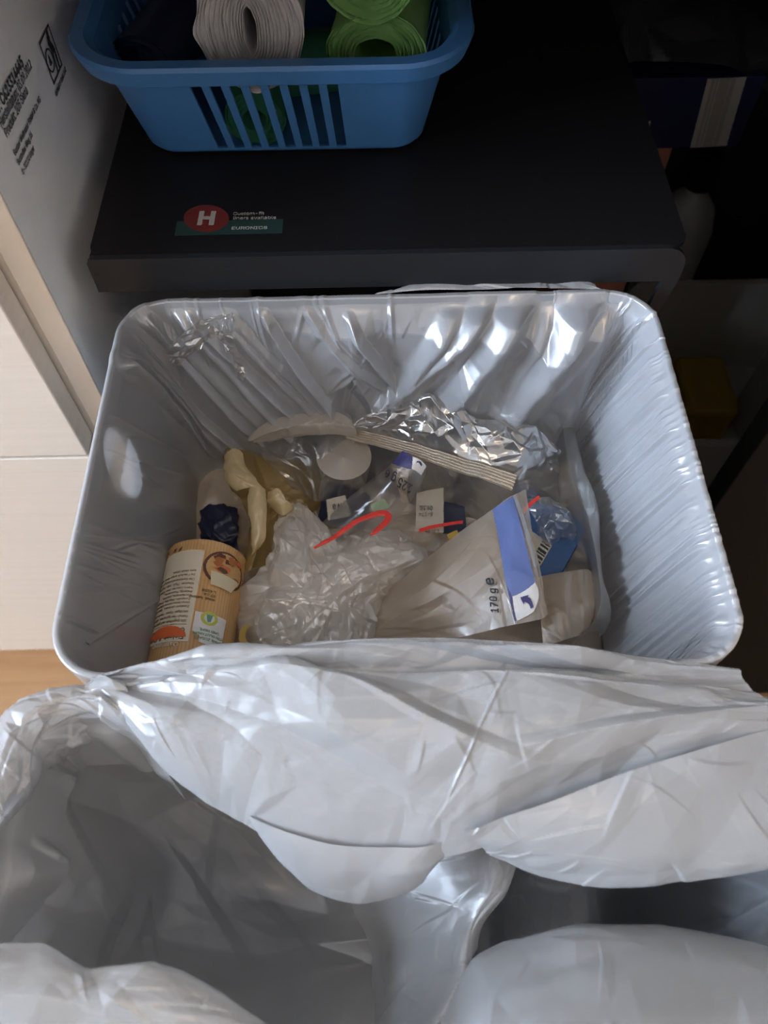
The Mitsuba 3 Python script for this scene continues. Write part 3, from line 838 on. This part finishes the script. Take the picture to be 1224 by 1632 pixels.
# spice can
k = 'spice_can'
R0 = .0275
fa = at(331, 890, z=ZR - .140); ne = at(300, 1062, z=ZR - .134)
ax = (fa - ne) / np.linalg.norm(fa - ne); ne = fa - ax * .118
CL = .118
cx_ = np.cross(ax, [0, 0, 1]); cx_ /= np.linalg.norm(cx_); cz_ = np.cross(cx_, ax)


def can_pt(a, y, r):
    """a: angle from the top towards the right (rad), y: distance from the far end."""
    a, y = np.asarray(a, float), np.asarray(y, float)
    return fa - ax * y[..., None] + r * (np.sin(a)[..., None] * cx_ + np.cos(a)[..., None] * cz_)


n = 64
aa = np.linspace(0, 2 * math.pi, n + 1)
yy = np.array([0, 0, .0015, .003, .0045, .006, .03, .06, .09, .112, .1135, .115, .1165, .118, .118])
rr = np.array([0, R0 - .002, R0 + .0004, R0 + .0004, R0 - .0005, R0, R0, R0, R0, R0, R0 - .0005, R0 + .0004, R0 + .0004, R0 - .002, 0.0])
Pc = np.array([can_pt(aa, np.full(n + 1, y), 0) + r * (np.sin(aa)[:, None] * cx_ + np.cos(aa)[:, None] * cz_) for y, r in zip(yy, rr)])
mm = grid_mesh(Pc)
uvc = np.array([[a / (2 * math.pi), y * 8] for y in yy for a in aa])
add(k + '__body', mm, 'mat_can', True, uv=uvc)


def wrap(m2, key, mat, a0, y0, flip=True, lift=.0003, sub=.004):
    """Flat artwork (metres) onto the can; flip: upside down as the can lies."""
    m2 = m2.copy()
    if sub:
        v, f = trimesh.remesh.subdivide_to_size(m2.vertices, m2.faces, sub); m2 = trimesh.Trimesh(v, f, process=False)
    v = np.asarray(m2.vertices); sg = -1 if flip else 1
    P = can_pt(a0 + sg * v[:, 0] / R0, (y0 - sg * v[:, 1]) * .86 - .001, R0)
    up = np.sin(a0 + sg * v[:, 0] / R0)[:, None] * cx_ + np.cos(a0 + sg * v[:, 0] / R0)[:, None] * cz_
    add(key, trimesh.Trimesh(P + up * (lift + v[:, 2:]), m2.faces, process=False), mat)


def pane2(poly, h=.0001):
    return extrude(poly, h)


lab = k + '__label'
wrap(pane2(sbox(-.0175, -.0395, .0175, .0395)), lab, 'mat_can_label', -.46, .0525)
A0 = -.46 + .0145 / R0
lines = [('Fleisch & Gyros', .0038, 0), ('Gewürzsalz', .0034, .0052), (None, 0, .0085), ('Gibt gegrilltem und gebratenem', .0021, .0120), ('Fleisch den typischen, würzigen', .0021, .0158), ('würzigen Gyros-Geschmack.', .0021, .0196),
         ('Zutaten: Jodsalz, Gewürze,', .0019, .0240), ('Geschmacksverstärker,', .0018, .0272), ('Zwiebeln, Paprika, Oregano,', .0018, .0304), ('Knoblauch, Zucker,', .0018, .0336), ('Palmöl, Rosmarin.', .0018, .0368), ('Kann Spuren von Sellerie,', .0018, .0400), ('Kleiner Tipp: mit Joghurt', .0019, .0438),
         ('Die Gewürzmischung passt', .0019, .0476), ('zu Fleisch vom Grill oder', .0019, .0514), ('aus dem Ofen.', .0018, .0550)]
for s, hh, y in lines:
    y0 = .0865 - y
    if s is None:
        wrap(pane2(sbox(0, 0, .029, .0003)), lab + '__line', 'mat_can_brown', A0, y0, lift=.0006)
    else:
        m2 = text(s, hh, hh > .003, .0001)
        W = m2.bounds[1][0]
        if W > .030: m2.vertices[:, 0] *= .030 / W
        wrap(m2, lab + '__print_line', 'mat_can_brown', A0, y0, lift=.0006, sub=0)
bad = Polygon([(.014 * math.cos(t), .0095 * math.sin(t)) for t in np.linspace(math.pi, 2 * math.pi, 30)])
wrap(pane2(bad), k + '__badge', 'mat_badge', -.40, .0885, lift=.0008)
m2 = text('Ostmann', .0034, True, .0001); W = m2.bounds[1][0]
wrap(m2, k + '__badge__print_line', 'mat_can_label', -.36 + W / 2 / R0, .0885 + .0046, lift=.0011, sub=0)
# green and white seal, picture
wrap(pane2(Polygon([(-.011, -.012), (.011, -.012), (.011, .004), (.006, .007), (.006, .012), (-.005, .014), (-.010, .008)])), k + '__seal', 'mat_pack_white', .62, .079, lift=.0005)
wrap(pane2(Point(0, 0).buffer(.0056).difference(Point(0, 0).buffer(.0036))), k + '__seal__ring', 'mat_can_lime', .56, .071, lift=.0009)
wrap(pane2(Polygon([(-.002, -.003), (.002, -.003), (.001, .003), (-.001, .003)])), k + '__seal__jar', 'mat_can_green', .56, .071, lift=.0009)
for i, s in enumerate(['OHNE ZUSATZ', 'VON GLUTAMAT', 'UND HEFE']):
    m2 = text(s, .0019, True, .0001); W = m2.bounds[1][0]
    wrap(m2, k + '__seal__print_line', 'mat_can_green', .62 + W / 2 / R0, .080 + .0034 * (2 - i), lift=.0009, sub=0)
pic = k + '__picture'
wrap(pane2(affinity.scale(Point(0, 0).buffer(1, 32), .0165, .016)), pic, 'mat_can_brown', .80, .026, lift=.0004)
wrap(pane2(affinity.scale(Point(0, 0).buffer(1, 32), .0145, .014)), pic + '__plate', 'mat_can', .80, .026, lift=.0006)
g = np.random.default_rng(77)
for i in range(16):
    c = g.uniform(-.011, .011, 2) * [1, .75] + [0, -.003]
    pg = Polygon([(c[0] + r * math.cos(t), c[1] + r * .7 * math.sin(t)) for t, r in zip(np.linspace(0, 6.28, 8)[:-1], g.uniform(.0018, .0045, 7))])
    wrap(pane2(pg), pic + '__morsel', ['mat_can_meat', 'mat_orange', 'mat_can_brown', 'mat_can_meat'][i % 4], .80, .026, lift=.0008 + .00005 * i)
wrap(pane2(Polygon([(-.010, .003), (.012, .002), (.011, .014), (-.004, .015)])), pic + '__rice', 'mat_can_rice', .84, .029, lift=.0018)
for i, s in enumerate(['mind. haltbar', '07.14', 'L 4108']):
    m2 = text(s, .0020, True, .0001)
    wrap(m2, k + '__print_line', 'mat_can_brown', .62, .054 - .0033 * i, lift=.0006, sub=0)
wrap(pane2(Polygon([(0, 0), (.0015, .004), (.003, .0045), (.002, .001)]).union(Polygon([(.005, 0), (.0065, .003), (.008, .003), (.007, 0)]))), k + '__pepper_mark', 'mat_can_brown', -.42, .0085)
say(k, 'tan cardboard spice can with printed labels, lying at the left in the waste', 'can')

# brown bag, navy film
rows = [px((358, 730, .15), (378, 714, .14), (420, 722, .14), (470, 735, .15), (520, 755, .165)),
        px((362, 775, .14), (390, 760, .122), (425, 775, .132), (470, 775, .15), (520, 790, .165)),
        px((380, 805, .14), (408, 800, .120), (428, 800, .142), (460, 805, .145), (505, 815, .165)),
        px((392, 850, .14), (412, 850, .122), (430, 850, .142), (455, 845, .15), (490, 850, .165)),
        px((375, 915, .15), (400, 910, .14), (420, 905, .15), (440, 900, .16), (470, 900, .165))]
add('paper_bag__film', inside(patch(rows, 120, 100, wrinkle(111, .0045, .001, .024, 10, .003, .03))), 'film_brown', True); say('paper_bag', 'yellowish brown crumpled bag standing behind the spice can', 'bag')
rows = [px((396, 780, .118), (408, 776, .112), (423, 782, .118)), px((398, 815, .117), (410, 812, .112), (424, 815, .117)), px((402, 850, .12), (412, 848, .115), (424, 852, .12)), px((398, 885, .13), (404, 883, .126), (410, 880, .13))]
add('paper_bag__fold', patch(rows, 60, 24, wrinkle(118, .0014, .0004, .012, 6, .001)), 'film_brown_pale', True)
rows = [px((357, 728, .128), (372, 714, .12), (388, 722, .122)), px((360, 758, .124), (378, 752, .116), (402, 758, .12)), px((378, 783, .122), (398, 778, .115), (424, 782, .118))]
add('paper_bag__fold', patch(rows, 40, 40, wrinkle(119, .002, .0005, .015, 6, .001)), 'film_brown_pale', True)
rows = [px((424, 783, .128), (440, 778, .122), (448, 782, .126)), px((425, 800, .13), (446, 794, .124), (460, 800, .128)), px((432, 812, .14), (452, 822, .134), (468, 808, .138))]
add('paper_bag__fold', patch(rows, 40, 40, wrinkle(120, .002, .0005, .015, 6, .001)), 'film_brown_pale', True)
rows = [px((318, 815, .16), (345, 806, .152), (378, 812, .155)), px((318, 845, .155), (348, 840, .145), (380, 845, .15)), px((320, 890, .16), (350, 885, .155), (385, 890, .16))]
add('navy_wrapper__film', inside(patch(rows, 50, 50, wrinkle(115, .004, .001, .015))), 'mat_navy', True); say('navy_wrapper', 'dark navy wrapper between the spice can and the brown bag', 'wrapper')

# clear bag with pale oval base
k = 'clear_bag'
rows = [px((394, 702, .112), (430, 671, .098), (480, 658, .091), (512, 652, .088), (545, 660, .088), (566, 680, .092)),
        px((400, 703, .111), (435, 688, .099), (480, 676, .091), (512, 672, .088), (545, 676, .088), (568, 688, .095)),
        px((405, 705, .113), (450, 698, .108), (490, 695, .101), (520, 694, .098), (545, 692, .098), (570, 693, .1))]
add(k + '__base_flap', patch(rows, 60, 90, wrinkle(121, .001, .0004, .015, 8, .001)), 'film_disc', True)
cc2 = np.array([548, 728])
rows = [px(*[(cc2[0] + r * 44 * math.cos(a), cc2[1] + r * 37 * math.sin(a), .110 - .006 * (1 - r)) for a in np.linspace(0, 2 * math.pi, 25)]) for r in (1, .7, .35, .02)]
add(k + '__base', patch(rows, 40, 120, None), 'film_disc', True)
rows = [px((415, 715, .13), (470, 690, .115), (520, 682, .106), (560, 686, .11), (590, 705, .12)),
        px((425, 735, .128), (475, 725, .118), (522, 715, .108), (560, 720, .112), (592, 725, .122)),
        px((450, 760, .14), (490, 755, .13), (518, 750, .118), (550, 755, .125), (585, 760, .135)),
        px((470, 790, .155), (495, 795, .15), (512, 800, .14), (535, 800, .15), (570, 795, .155))]
add(k + '__film', patch(rows, 90, 120, wrinkle(125, .002, .0008, .02, 24, .0025, .025, 1.3)), 'film_clear', True)
say(k, 'clear film bag with a pale oval base, behind the brown bag and the crumpled bag', 'bag')

# zip bag
k = 'zip_bag'
zr = [px((545, 674, .095), (610, 657, .085), (678, 633, .074), (755, 660, .08), (835, 680, .088), (884, 705, .105)),
      px((550, 681, .098), (620, 682, .09), (690, 680, .083), (760, 697, .085), (840, 722, .092), (892, 735, .115)),
      px((556, 692, .113), (625, 710, .107), (690, 730, .103), (760, 752, .103), (822, 770, .105), (890, 775, .13)),
      px((560, 722, .132), (630, 747, .136), (690, 772, .136), (760, 792, .136), (830, 812, .136), (905, 822, .145)),
      px((570, 765, .158), (640, 795, .160), (700, 822, .160), (770, 842, .160), (840, 855, .155), (920, 855, .152))]


def zdisp(X, Y, s, t):
    up = np.clip(1.6 - t * 3.2, .25, 1)
    return (crumple(X, Y, .015, .0048, 131) + crumple(X, Y, .006, .0018, 132) + creases(X, Y, 40, .015, .002, .002, 133)) * up


add(k + '__film', inside(patch(zr, 160, 300, zdisp)), 'film_foil', True)
sr = [px((552, 682, .104), (625, 698, .097), (690, 716, .093), (760, 737, .093), (824, 757, .095)), px((552, 699, .104), (625, 718, .097), (690, 739, .093), (757, 761, .093), (816, 782, .095))]
add(k + '__zip_strip', patch(sr, 60, 200, lambda X, Y, s, t: .0016 * np.abs(np.sin(t * math.pi * 5)) + crumple(X * .3, Y, .003, .0005, 135) + crumple(X, Y, .01, .0008, 136)), 'film_seal', True)
say(k, 'clear crinkled zip bag with a ribbed closing strip, at the back of the waste', 'bag')

# small slips of packaging
def slip(key, quad, d, mat, label, cat, texts=(), seed=1):
    rows = [px(*[(u, v, d) for u, v in r]) for r in quad]
    m = patch(rows, 24, 24, lambda X, Y, s, t: crumple(X, Y, .02, .0012, seed))
    add(key + '__sheet', m, mat, True)
    on = On(m)
    for s, p0, p1, up, b, h in texts:
        print_on(on, s, p0, p1, up, key + '__print_line', 'mat_ink', b, h)
    say(key, label, cat)
    return on


slip('paper_label', [[(664, 786), (707, 778)], [(662, 848), (707, 850)]], .128, 'mat_paper', 'beige paper label with black printed date, between the clear packs', 'label',
     [('09.10.', (690, 806), (668, 806), (0, 1), True, 1.3), ('8-174', (690, 816), (668, 817), (0, 1), False, 1.2), ('L 21 04 17', (700, 844), (668, 846), (0, 1), False, 1)], 141)
slip('paper_label_001', [[(520, 796), (550, 789)], [(523, 830), (560, 822)]], .138, 'mat_paper', 'small cream paper label with rounded corner, left of the slim clear pack', 'label', [('N 8', (545, 802), (530, 804), (0, 1), True, 1.2)], 142)
slip('red_strip', [[(667, 843), (700, 834), (738, 829)], [(669, 849), (702, 839), (738, 834)]], .122, 'mat_red', 'thin red strip lying across the paper label', 'strip')
slip('red_strip_001', [[(832, 812), (845, 800), (858, 790)], [(835, 818), (848, 805), (861, 794)]], .105, 'mat_red', 'thin red strip beside the blue band of the large clear pack', 'strip')
slip('yellow_scrap', [[(712, 852), (728, 845)], [(716, 862), (732, 853)]], .122, 'mat_yellow', 'tiny yellow scrap beside the red strip at the middle of the waste', 'scrap')
slip('navy_scrap', [[(520, 768), (560, 775), (590, 790)], [(505, 830), (540, 835), (580, 838)]], .158, 'mat_navy', 'dark navy printed film showing under the slim clear pack', 'scrap')
slip('navy_scrap_001', [[(708, 800), (740, 805)], [(700, 850), (745, 858)]], .150, 'mat_navy', 'dark printed film between the paper label and the large clear pack', 'scrap')

# slim pack, 125 g
k = 'slim_pack'
rows = [px((512, 835, .142), (560, 790, .127), (600, 758, .110), (625, 738, .098), (642, 718, .091)),
        px((560, 845, .132), (595, 812, .118), (622, 778, .104), (643, 752, .093), (662, 730, .087)),
        px((610, 855, .140), (630, 830, .130), (650, 805, .117), (666, 780, .104), (681, 744, .096))]
m = patch(rows, 70, 120, wrinkle(151, .0006, .0002, .025, 5, .0005, .04, .1))
add(k + '__film', m, 'film_clear', True)
on = On(m)
add(k + '__blue_band', decal(on, [[(625, 739), (633, 728), (641, 719)], [(641, 745), (646, 737), (650, 723)], [(656, 748), (657, 738), (658, 727)]]), 'mat_pack_indigo', True)
add(k + '__white_tab', decal(on, [[(656, 748), (657, 738), (658, 727)], [(664, 752), (667, 742), (670, 733)], [(671, 758), (676, 750), (679, 744)]], lift=.001), 'mat_pack_white', True)
add(k + '__arrow_mark', decal(on, [[(661, 742), (665, 736)], [(666, 738), (669, 736)], [(671, 744), (673, 742)]], lift=.0016), 'mat_pack_indigo')
add(k + '__grey_stripe', decal(on, [[(624, 744), (652, 752)], [(634, 775), (648, 785)], [(640, 800), (655, 805)]], lift=.0006), 'film_haze', True)
print_on(on, '125 g e', (659, 774), (616, 748), (-.35, 1), k + '__print_line', 'mat_ink', True, 1.5, .009)
add(k + '__green_seal', decal(on, [[(590, 805), (612, 795)], [(596, 818), (622, 808)]]), 'film_green', True)
say(k, 'slim clear pack with an indigo end band reading 125 g, pointing up at the middle', 'food pack')

# crumpled clear bag with a red drawstring
k = 'crumpled_bag'
rows = [px((440, 850, .15), (462, 815, .142), (478, 805, .138), (500, 812, .14), (530, 848, .148), (575, 842, .148), (630, 843, .148), (655, 850, .155)),
        px((422, 885, .14), (450, 855, .122), (482, 850, .114), (510, 858, .118), (540, 868, .118), (585, 858, .116), (640, 865, .126), (674, 882, .145)),
        px((385, 948, .14), (425, 925, .113), (470, 918, .104), (510, 915, .104), (545, 912, .104), (585, 908, .108), (625, 910, .12), (662, 918, .145)),
        px((368, 988, .14), (412, 975, .112), (460, 970, .103), (505, 966, .1), (540, 963, .104), (575, 960, .114), (606, 960, .13), (628, 968, .15)),
        px((370, 1050, .15), (412, 1055, .128), (460, 1060, .118), (505, 1060, .116), (535, 1055, .12), (560, 1050, .13), (580, 1040, .142), (602, 1025, .155))]
mb = patch(rows, 220, 260, lambda X, Y, s, t: crumple(X, Y, .024, .0065, 161) + crumple(X, Y, .010, .0021, 162) + crumple(X, Y, .0042, .0007, 163) + creases(X, Y, 120, .016, .0012, .0022, 164))
add(k + '__film', mb, 'film_milky', True)
rows2 = [[p - np.array([0, 0, .012]) for p in r] for r in rows]
add(k + '__inner_film', patch(rows2, 120, 150, lambda X, Y, s, t: crumple(X, Y, .018, .006, 165) + crumple(X, Y, .007, .0025, 166)), 'film_milky', True)
on = On(mb)
path = [(500, 873), (520, 863), (545, 847), (566, 832), (590, 822), (611, 817), (619, 823), (613, 834), (601, 845), (590, 853)]
c = np.array([at(u, v, z=ZR - .097) for u, v in path])
cs = CubicSpline(np.linspace(0, 1, len(c)), c)(np.linspace(0, 1, 70)); 
dd = np.gradient(cs, axis=0); sd = np.cross(dd, [0, 0, 1]); sd /= np.linalg.norm(sd, axis=1, keepdims=True)
wd = np.interp(np.linspace(0, 1, 70), [0, .1, .5, .65, .9, 1], [.0006, .0015, .0022, .0024, .002, .0004])[:, None]
gz = crumple(np.linspace(0, .1, 70)[:, None] * [1, 1, 1], np.array([[0, .004, .008]] * 70), .006, .0008, 169)
tape = np.stack([cs - sd * wd, cs + [0, 0, .0012], cs + sd * wd], 1); tape[..., 2] += gz
add(k + '__drawstring', grid_mesh(tape), 'mat_red', True)
say(k, 'crumpled milky clear bag with a red drawstring in the middle of the waste', 'bag')
slip('yellow_scrap_001', [[(388, 998), (399, 996)], [(381, 1012), (391, 1012)], [(385, 1032), (398, 1028)]], .125, 'mat_yellow', 'yellow scrap between the spice can and the crumpled bag', 'scrap')

# blue carton piece with barcode
k = 'carton_002'
zq = ZR - .128
q4 = [at(u, v, z=zq) for u, v in ((845, 800), (902, 812), (934, 843), (895, 912), (850, 925), (820, 870))]
pm = extrude(Polygon([(p[0], p[1]) for p in q4]), .018); pm.apply_translation((0, 0, zq - .018))
add(k + '__body', pm, 'mat_carton_blue')
z2 = lambda u, v: at(u, v, z=zq + .0003)
bq = [z2(836, 838), z2(880, 869), z2(861, 902), z2(838, 885)]
add(k + '__label', frame(extrude(Polygon([(p[0], p[1]) for p in bq]), .0002), (0, 0, zq + .0001), (1, 0, 0), (0, 1, 0)), 'mat_paper')
ea, eb = bq[1] - bq[2], bq[3] - bq[2]
for i, (f, w) in enumerate(((.1, .07), (.26, .1), (.42, .06), (.55, .12), (.75, .08), (.88, .05))):
    p = bq[2] + ea * (f - w / 2) + eb * .06; q = bq[2] + ea * (f + w / 2) + eb * .06
    bar = Polygon([(p[0], p[1]), (q[0], q[1]), ((q + eb * .55)[0], (q + eb * .55)[1]), ((p + eb * .55)[0], (p + eb * .55)[1])])
    add(k + '__label__bar', frame(extrude(bar, .0002), (0, 0, zq + .0003), (1, 0, 0), (0, 1, 0)), 'mat_ink')
say(k, 'dark blue carton piece with a barcode label, right of the large clear pack', 'box')
rows = [px((835, 795, .12), (870, 790, .115), (905, 815, .122)), px((850, 830, .115), (885, 825, .108), (920, 840, .118)), px((870, 868, .122), (895, 862, .12), (922, 858, .124))]
add('clear_scrap__film', patch(rows, 70, 70, wrinkle(171, .003, .0012, .013, 20, .002)), 'film_clear', True); say('clear_scrap', 'crinkled scrap of clear film on the dark blue carton piece', 'film')

# tan stacked film at the right
k = 'film_stack'
for i in range(3):
    e = .004 * i
    rows = [px((852 - 3 * i, 921 + 4 * i, .112 + e), (900 - 4 * i, 911 + 5 * i, .109 + e), (936 + 5 * i, 907 + 9 * i, .110 + e), (946 + 4 * i, 921 + 7 * i, .114 + e)),
            px((860, 975, .114 + e), (900, 966, .109 + e), (938 + 2 * i, 958, .110 + e), (950 + 2 * i, 960, .114 + e)),
            px((866, 1030, .120 + e), (905, 1018, .115 + e), (932 + 2 * i, 1003 + 3 * i, .116 + e), (947 + 2 * i, 986 + 3 * i, .120 + e))]
    add(k + '__layer', patch(rows, 60, 60, wrinkle(181 + 7 * i, .0006, .0002, .02, 10, .0006, .03, 1.2)), 'film_sheaf', True)
say('film_stack', 'folded stack of tan translucent film at the right front of the waste', 'film')

# large clear pack, 170 g
k = 'large_pack'
rows = [px((585, 965, .15), (645, 918, .128), (715, 862, .106), (784, 811, .092), (816, 790, .088), (838, 780, .09)),
        px((572, 990, .148), (655, 948, .116), (728, 900, .098), (793, 852, .086), (830, 845, .083), (848, 842, .088)),
        px((562, 1010, .15), (662, 980, .118), (740, 945, .1), (802, 912, .087), (842, 900, .083), (862, 908, .088)),
        px((560, 1050, .152), (670, 1030, .128), (750, 1012, .108), (818, 996, .094), (858, 988, .09), (876, 975, .092))]
m = patch(rows, 140, 220, wrinkle(191, .0014, .0004, .03, 12, .0008, .03))
add(k + '__film', m, 'film_haze', True)
on = On(m)
band = [[(784, 812), (800, 802), (817, 791)], [(790, 837), (808, 830), (827, 825)], [(799, 889), (820, 880), (842, 885)], [(806, 932), (830, 930), (852, 928)], [(811, 952), (832, 946), (853, 934)]]
add(k + '__blue_band', decal(on, band, 40, 16), 'mat_pack_blue', True)
tabq = [[(816, 951), (835, 942), (852, 929)], [(819, 972), (838, 962), (858, 950)], [(823, 990), (836, 984), (850, 975)]]
add(k + '__white_tab', decal(on, tabq, 16, 16, .0014), 'mat_pack_white', True)
add(k + '__blue_edge', decal(on, [[(808, 935), (816, 951)], [(813, 960), (818, 972)], [(820, 990), (823, 990)]], 8, 6, .001), 'mat_pack_indigo', True)
add(k + '__fold_edge', decal(on, [[(817, 791), (821, 789)], [(828, 825), (834, 823)], [(840, 865), (847, 868)], [(850, 905), (855, 905)]], 30, 4, .0016), 'film_white', True)
add(k + '__arrow_mark', decal(on, [[(829, 955), (839, 952)], [(835, 959), (843, 953)], [(842, 964), (847, 960)], [(845, 971), (849, 968)]], 8, 6, .0022), 'mat_pack_indigo', True)
add(k + '__arrow_mark', decal(on, [[(828, 953), (842, 949)], [(834, 965), (835, 959)]], 4, 4, .0024), 'mat_pack_indigo', True)
print_on(on, '170 g', (795, 978), (790, 938), (-1, -.05), k + '__print_line', 'mat_ink', True, 1.15)
print_on(on, 'e', (788, 934), (786, 921), (-1, -.05), k + '__print_line', 'mat_ink', True, 1.0)
say(k, 'large clear food pack with a blue band and white arrow tab reading 170 g', 'food pack')

# clear tray standing against the right wall
k = 'clear_tray'
crv = [(898, 676), (908, 745), (924, 790), (938, 828), (948, 872), (955, 920), (958, 955), (950, 985), (928, 1008)]
hs = [.115, .108, .104, .1, .1, .1, .102, .108, .118]
top_ = px(*[(u, v, h) for (u, v), h in zip(crv, hs)])
wall_ = [p + np.array([-.006, 0, -.06]) for p in top_]
out_ = [p + np.array([.007 + .004 * math.sin(i), 0.001, -.002]) for i, p in enumerate(top_)]
low_ = [p + np.array([.009 + .004 * math.sin(i), 0.001, -.012]) for i, p in enumerate(top_)]
add(k + '__rim', patch([wall_, [p + np.array([-.001, 0, -.006]) for p in top_], top_, out_, low_], 60, 120, lambda X, Y, s, t: crumple(X, Y, .02, .0006, 201)), 'film_clear', True)
say(k, 'clear plastic tray standing on edge against the right wall of the bin', 'tray')

# shiny film scrap stuck to the bag at the back left
k = 'cling_film'
w_ = lambda u, v: at(u, v, y=.222)
r1 = [[w_(262, 562), w_(290, 535), w_(325, 508), w_(362, 498), w_(372, 503)], [w_(270, 572), w_(302, 550), w_(335, 520), w_(360, 514), w_(374, 514)], [w_(280, 588), w_(314, 560), w_(340, 540), w_(360, 535), w_(372, 526)]]
r2 = [[w_(338, 520), w_(352, 545), w_(372, 580), w_(380, 606)], [w_(352, 522), w_(362, 545), w_(378, 582), w_(385, 606)], [w_(366, 522), w_(374, 548), w_(388, 585), w_(392, 598)]]
dz = lambda sd: (lambda X, Y, s, t: crumple(X, Y, .0055, .0022, sd) + crumple(X, Y, .0025, .0008, sd + 1))
add(k + '__film', patch(r1, 60, 130, dz(211)), 'film_foil', True)
add(k + '__film', patch(r2, 50, 90, dz(215)), 'film_foil', True)
say(k, 'shiny shred of clear cling film stuck to the bag in the back left corner', 'film')
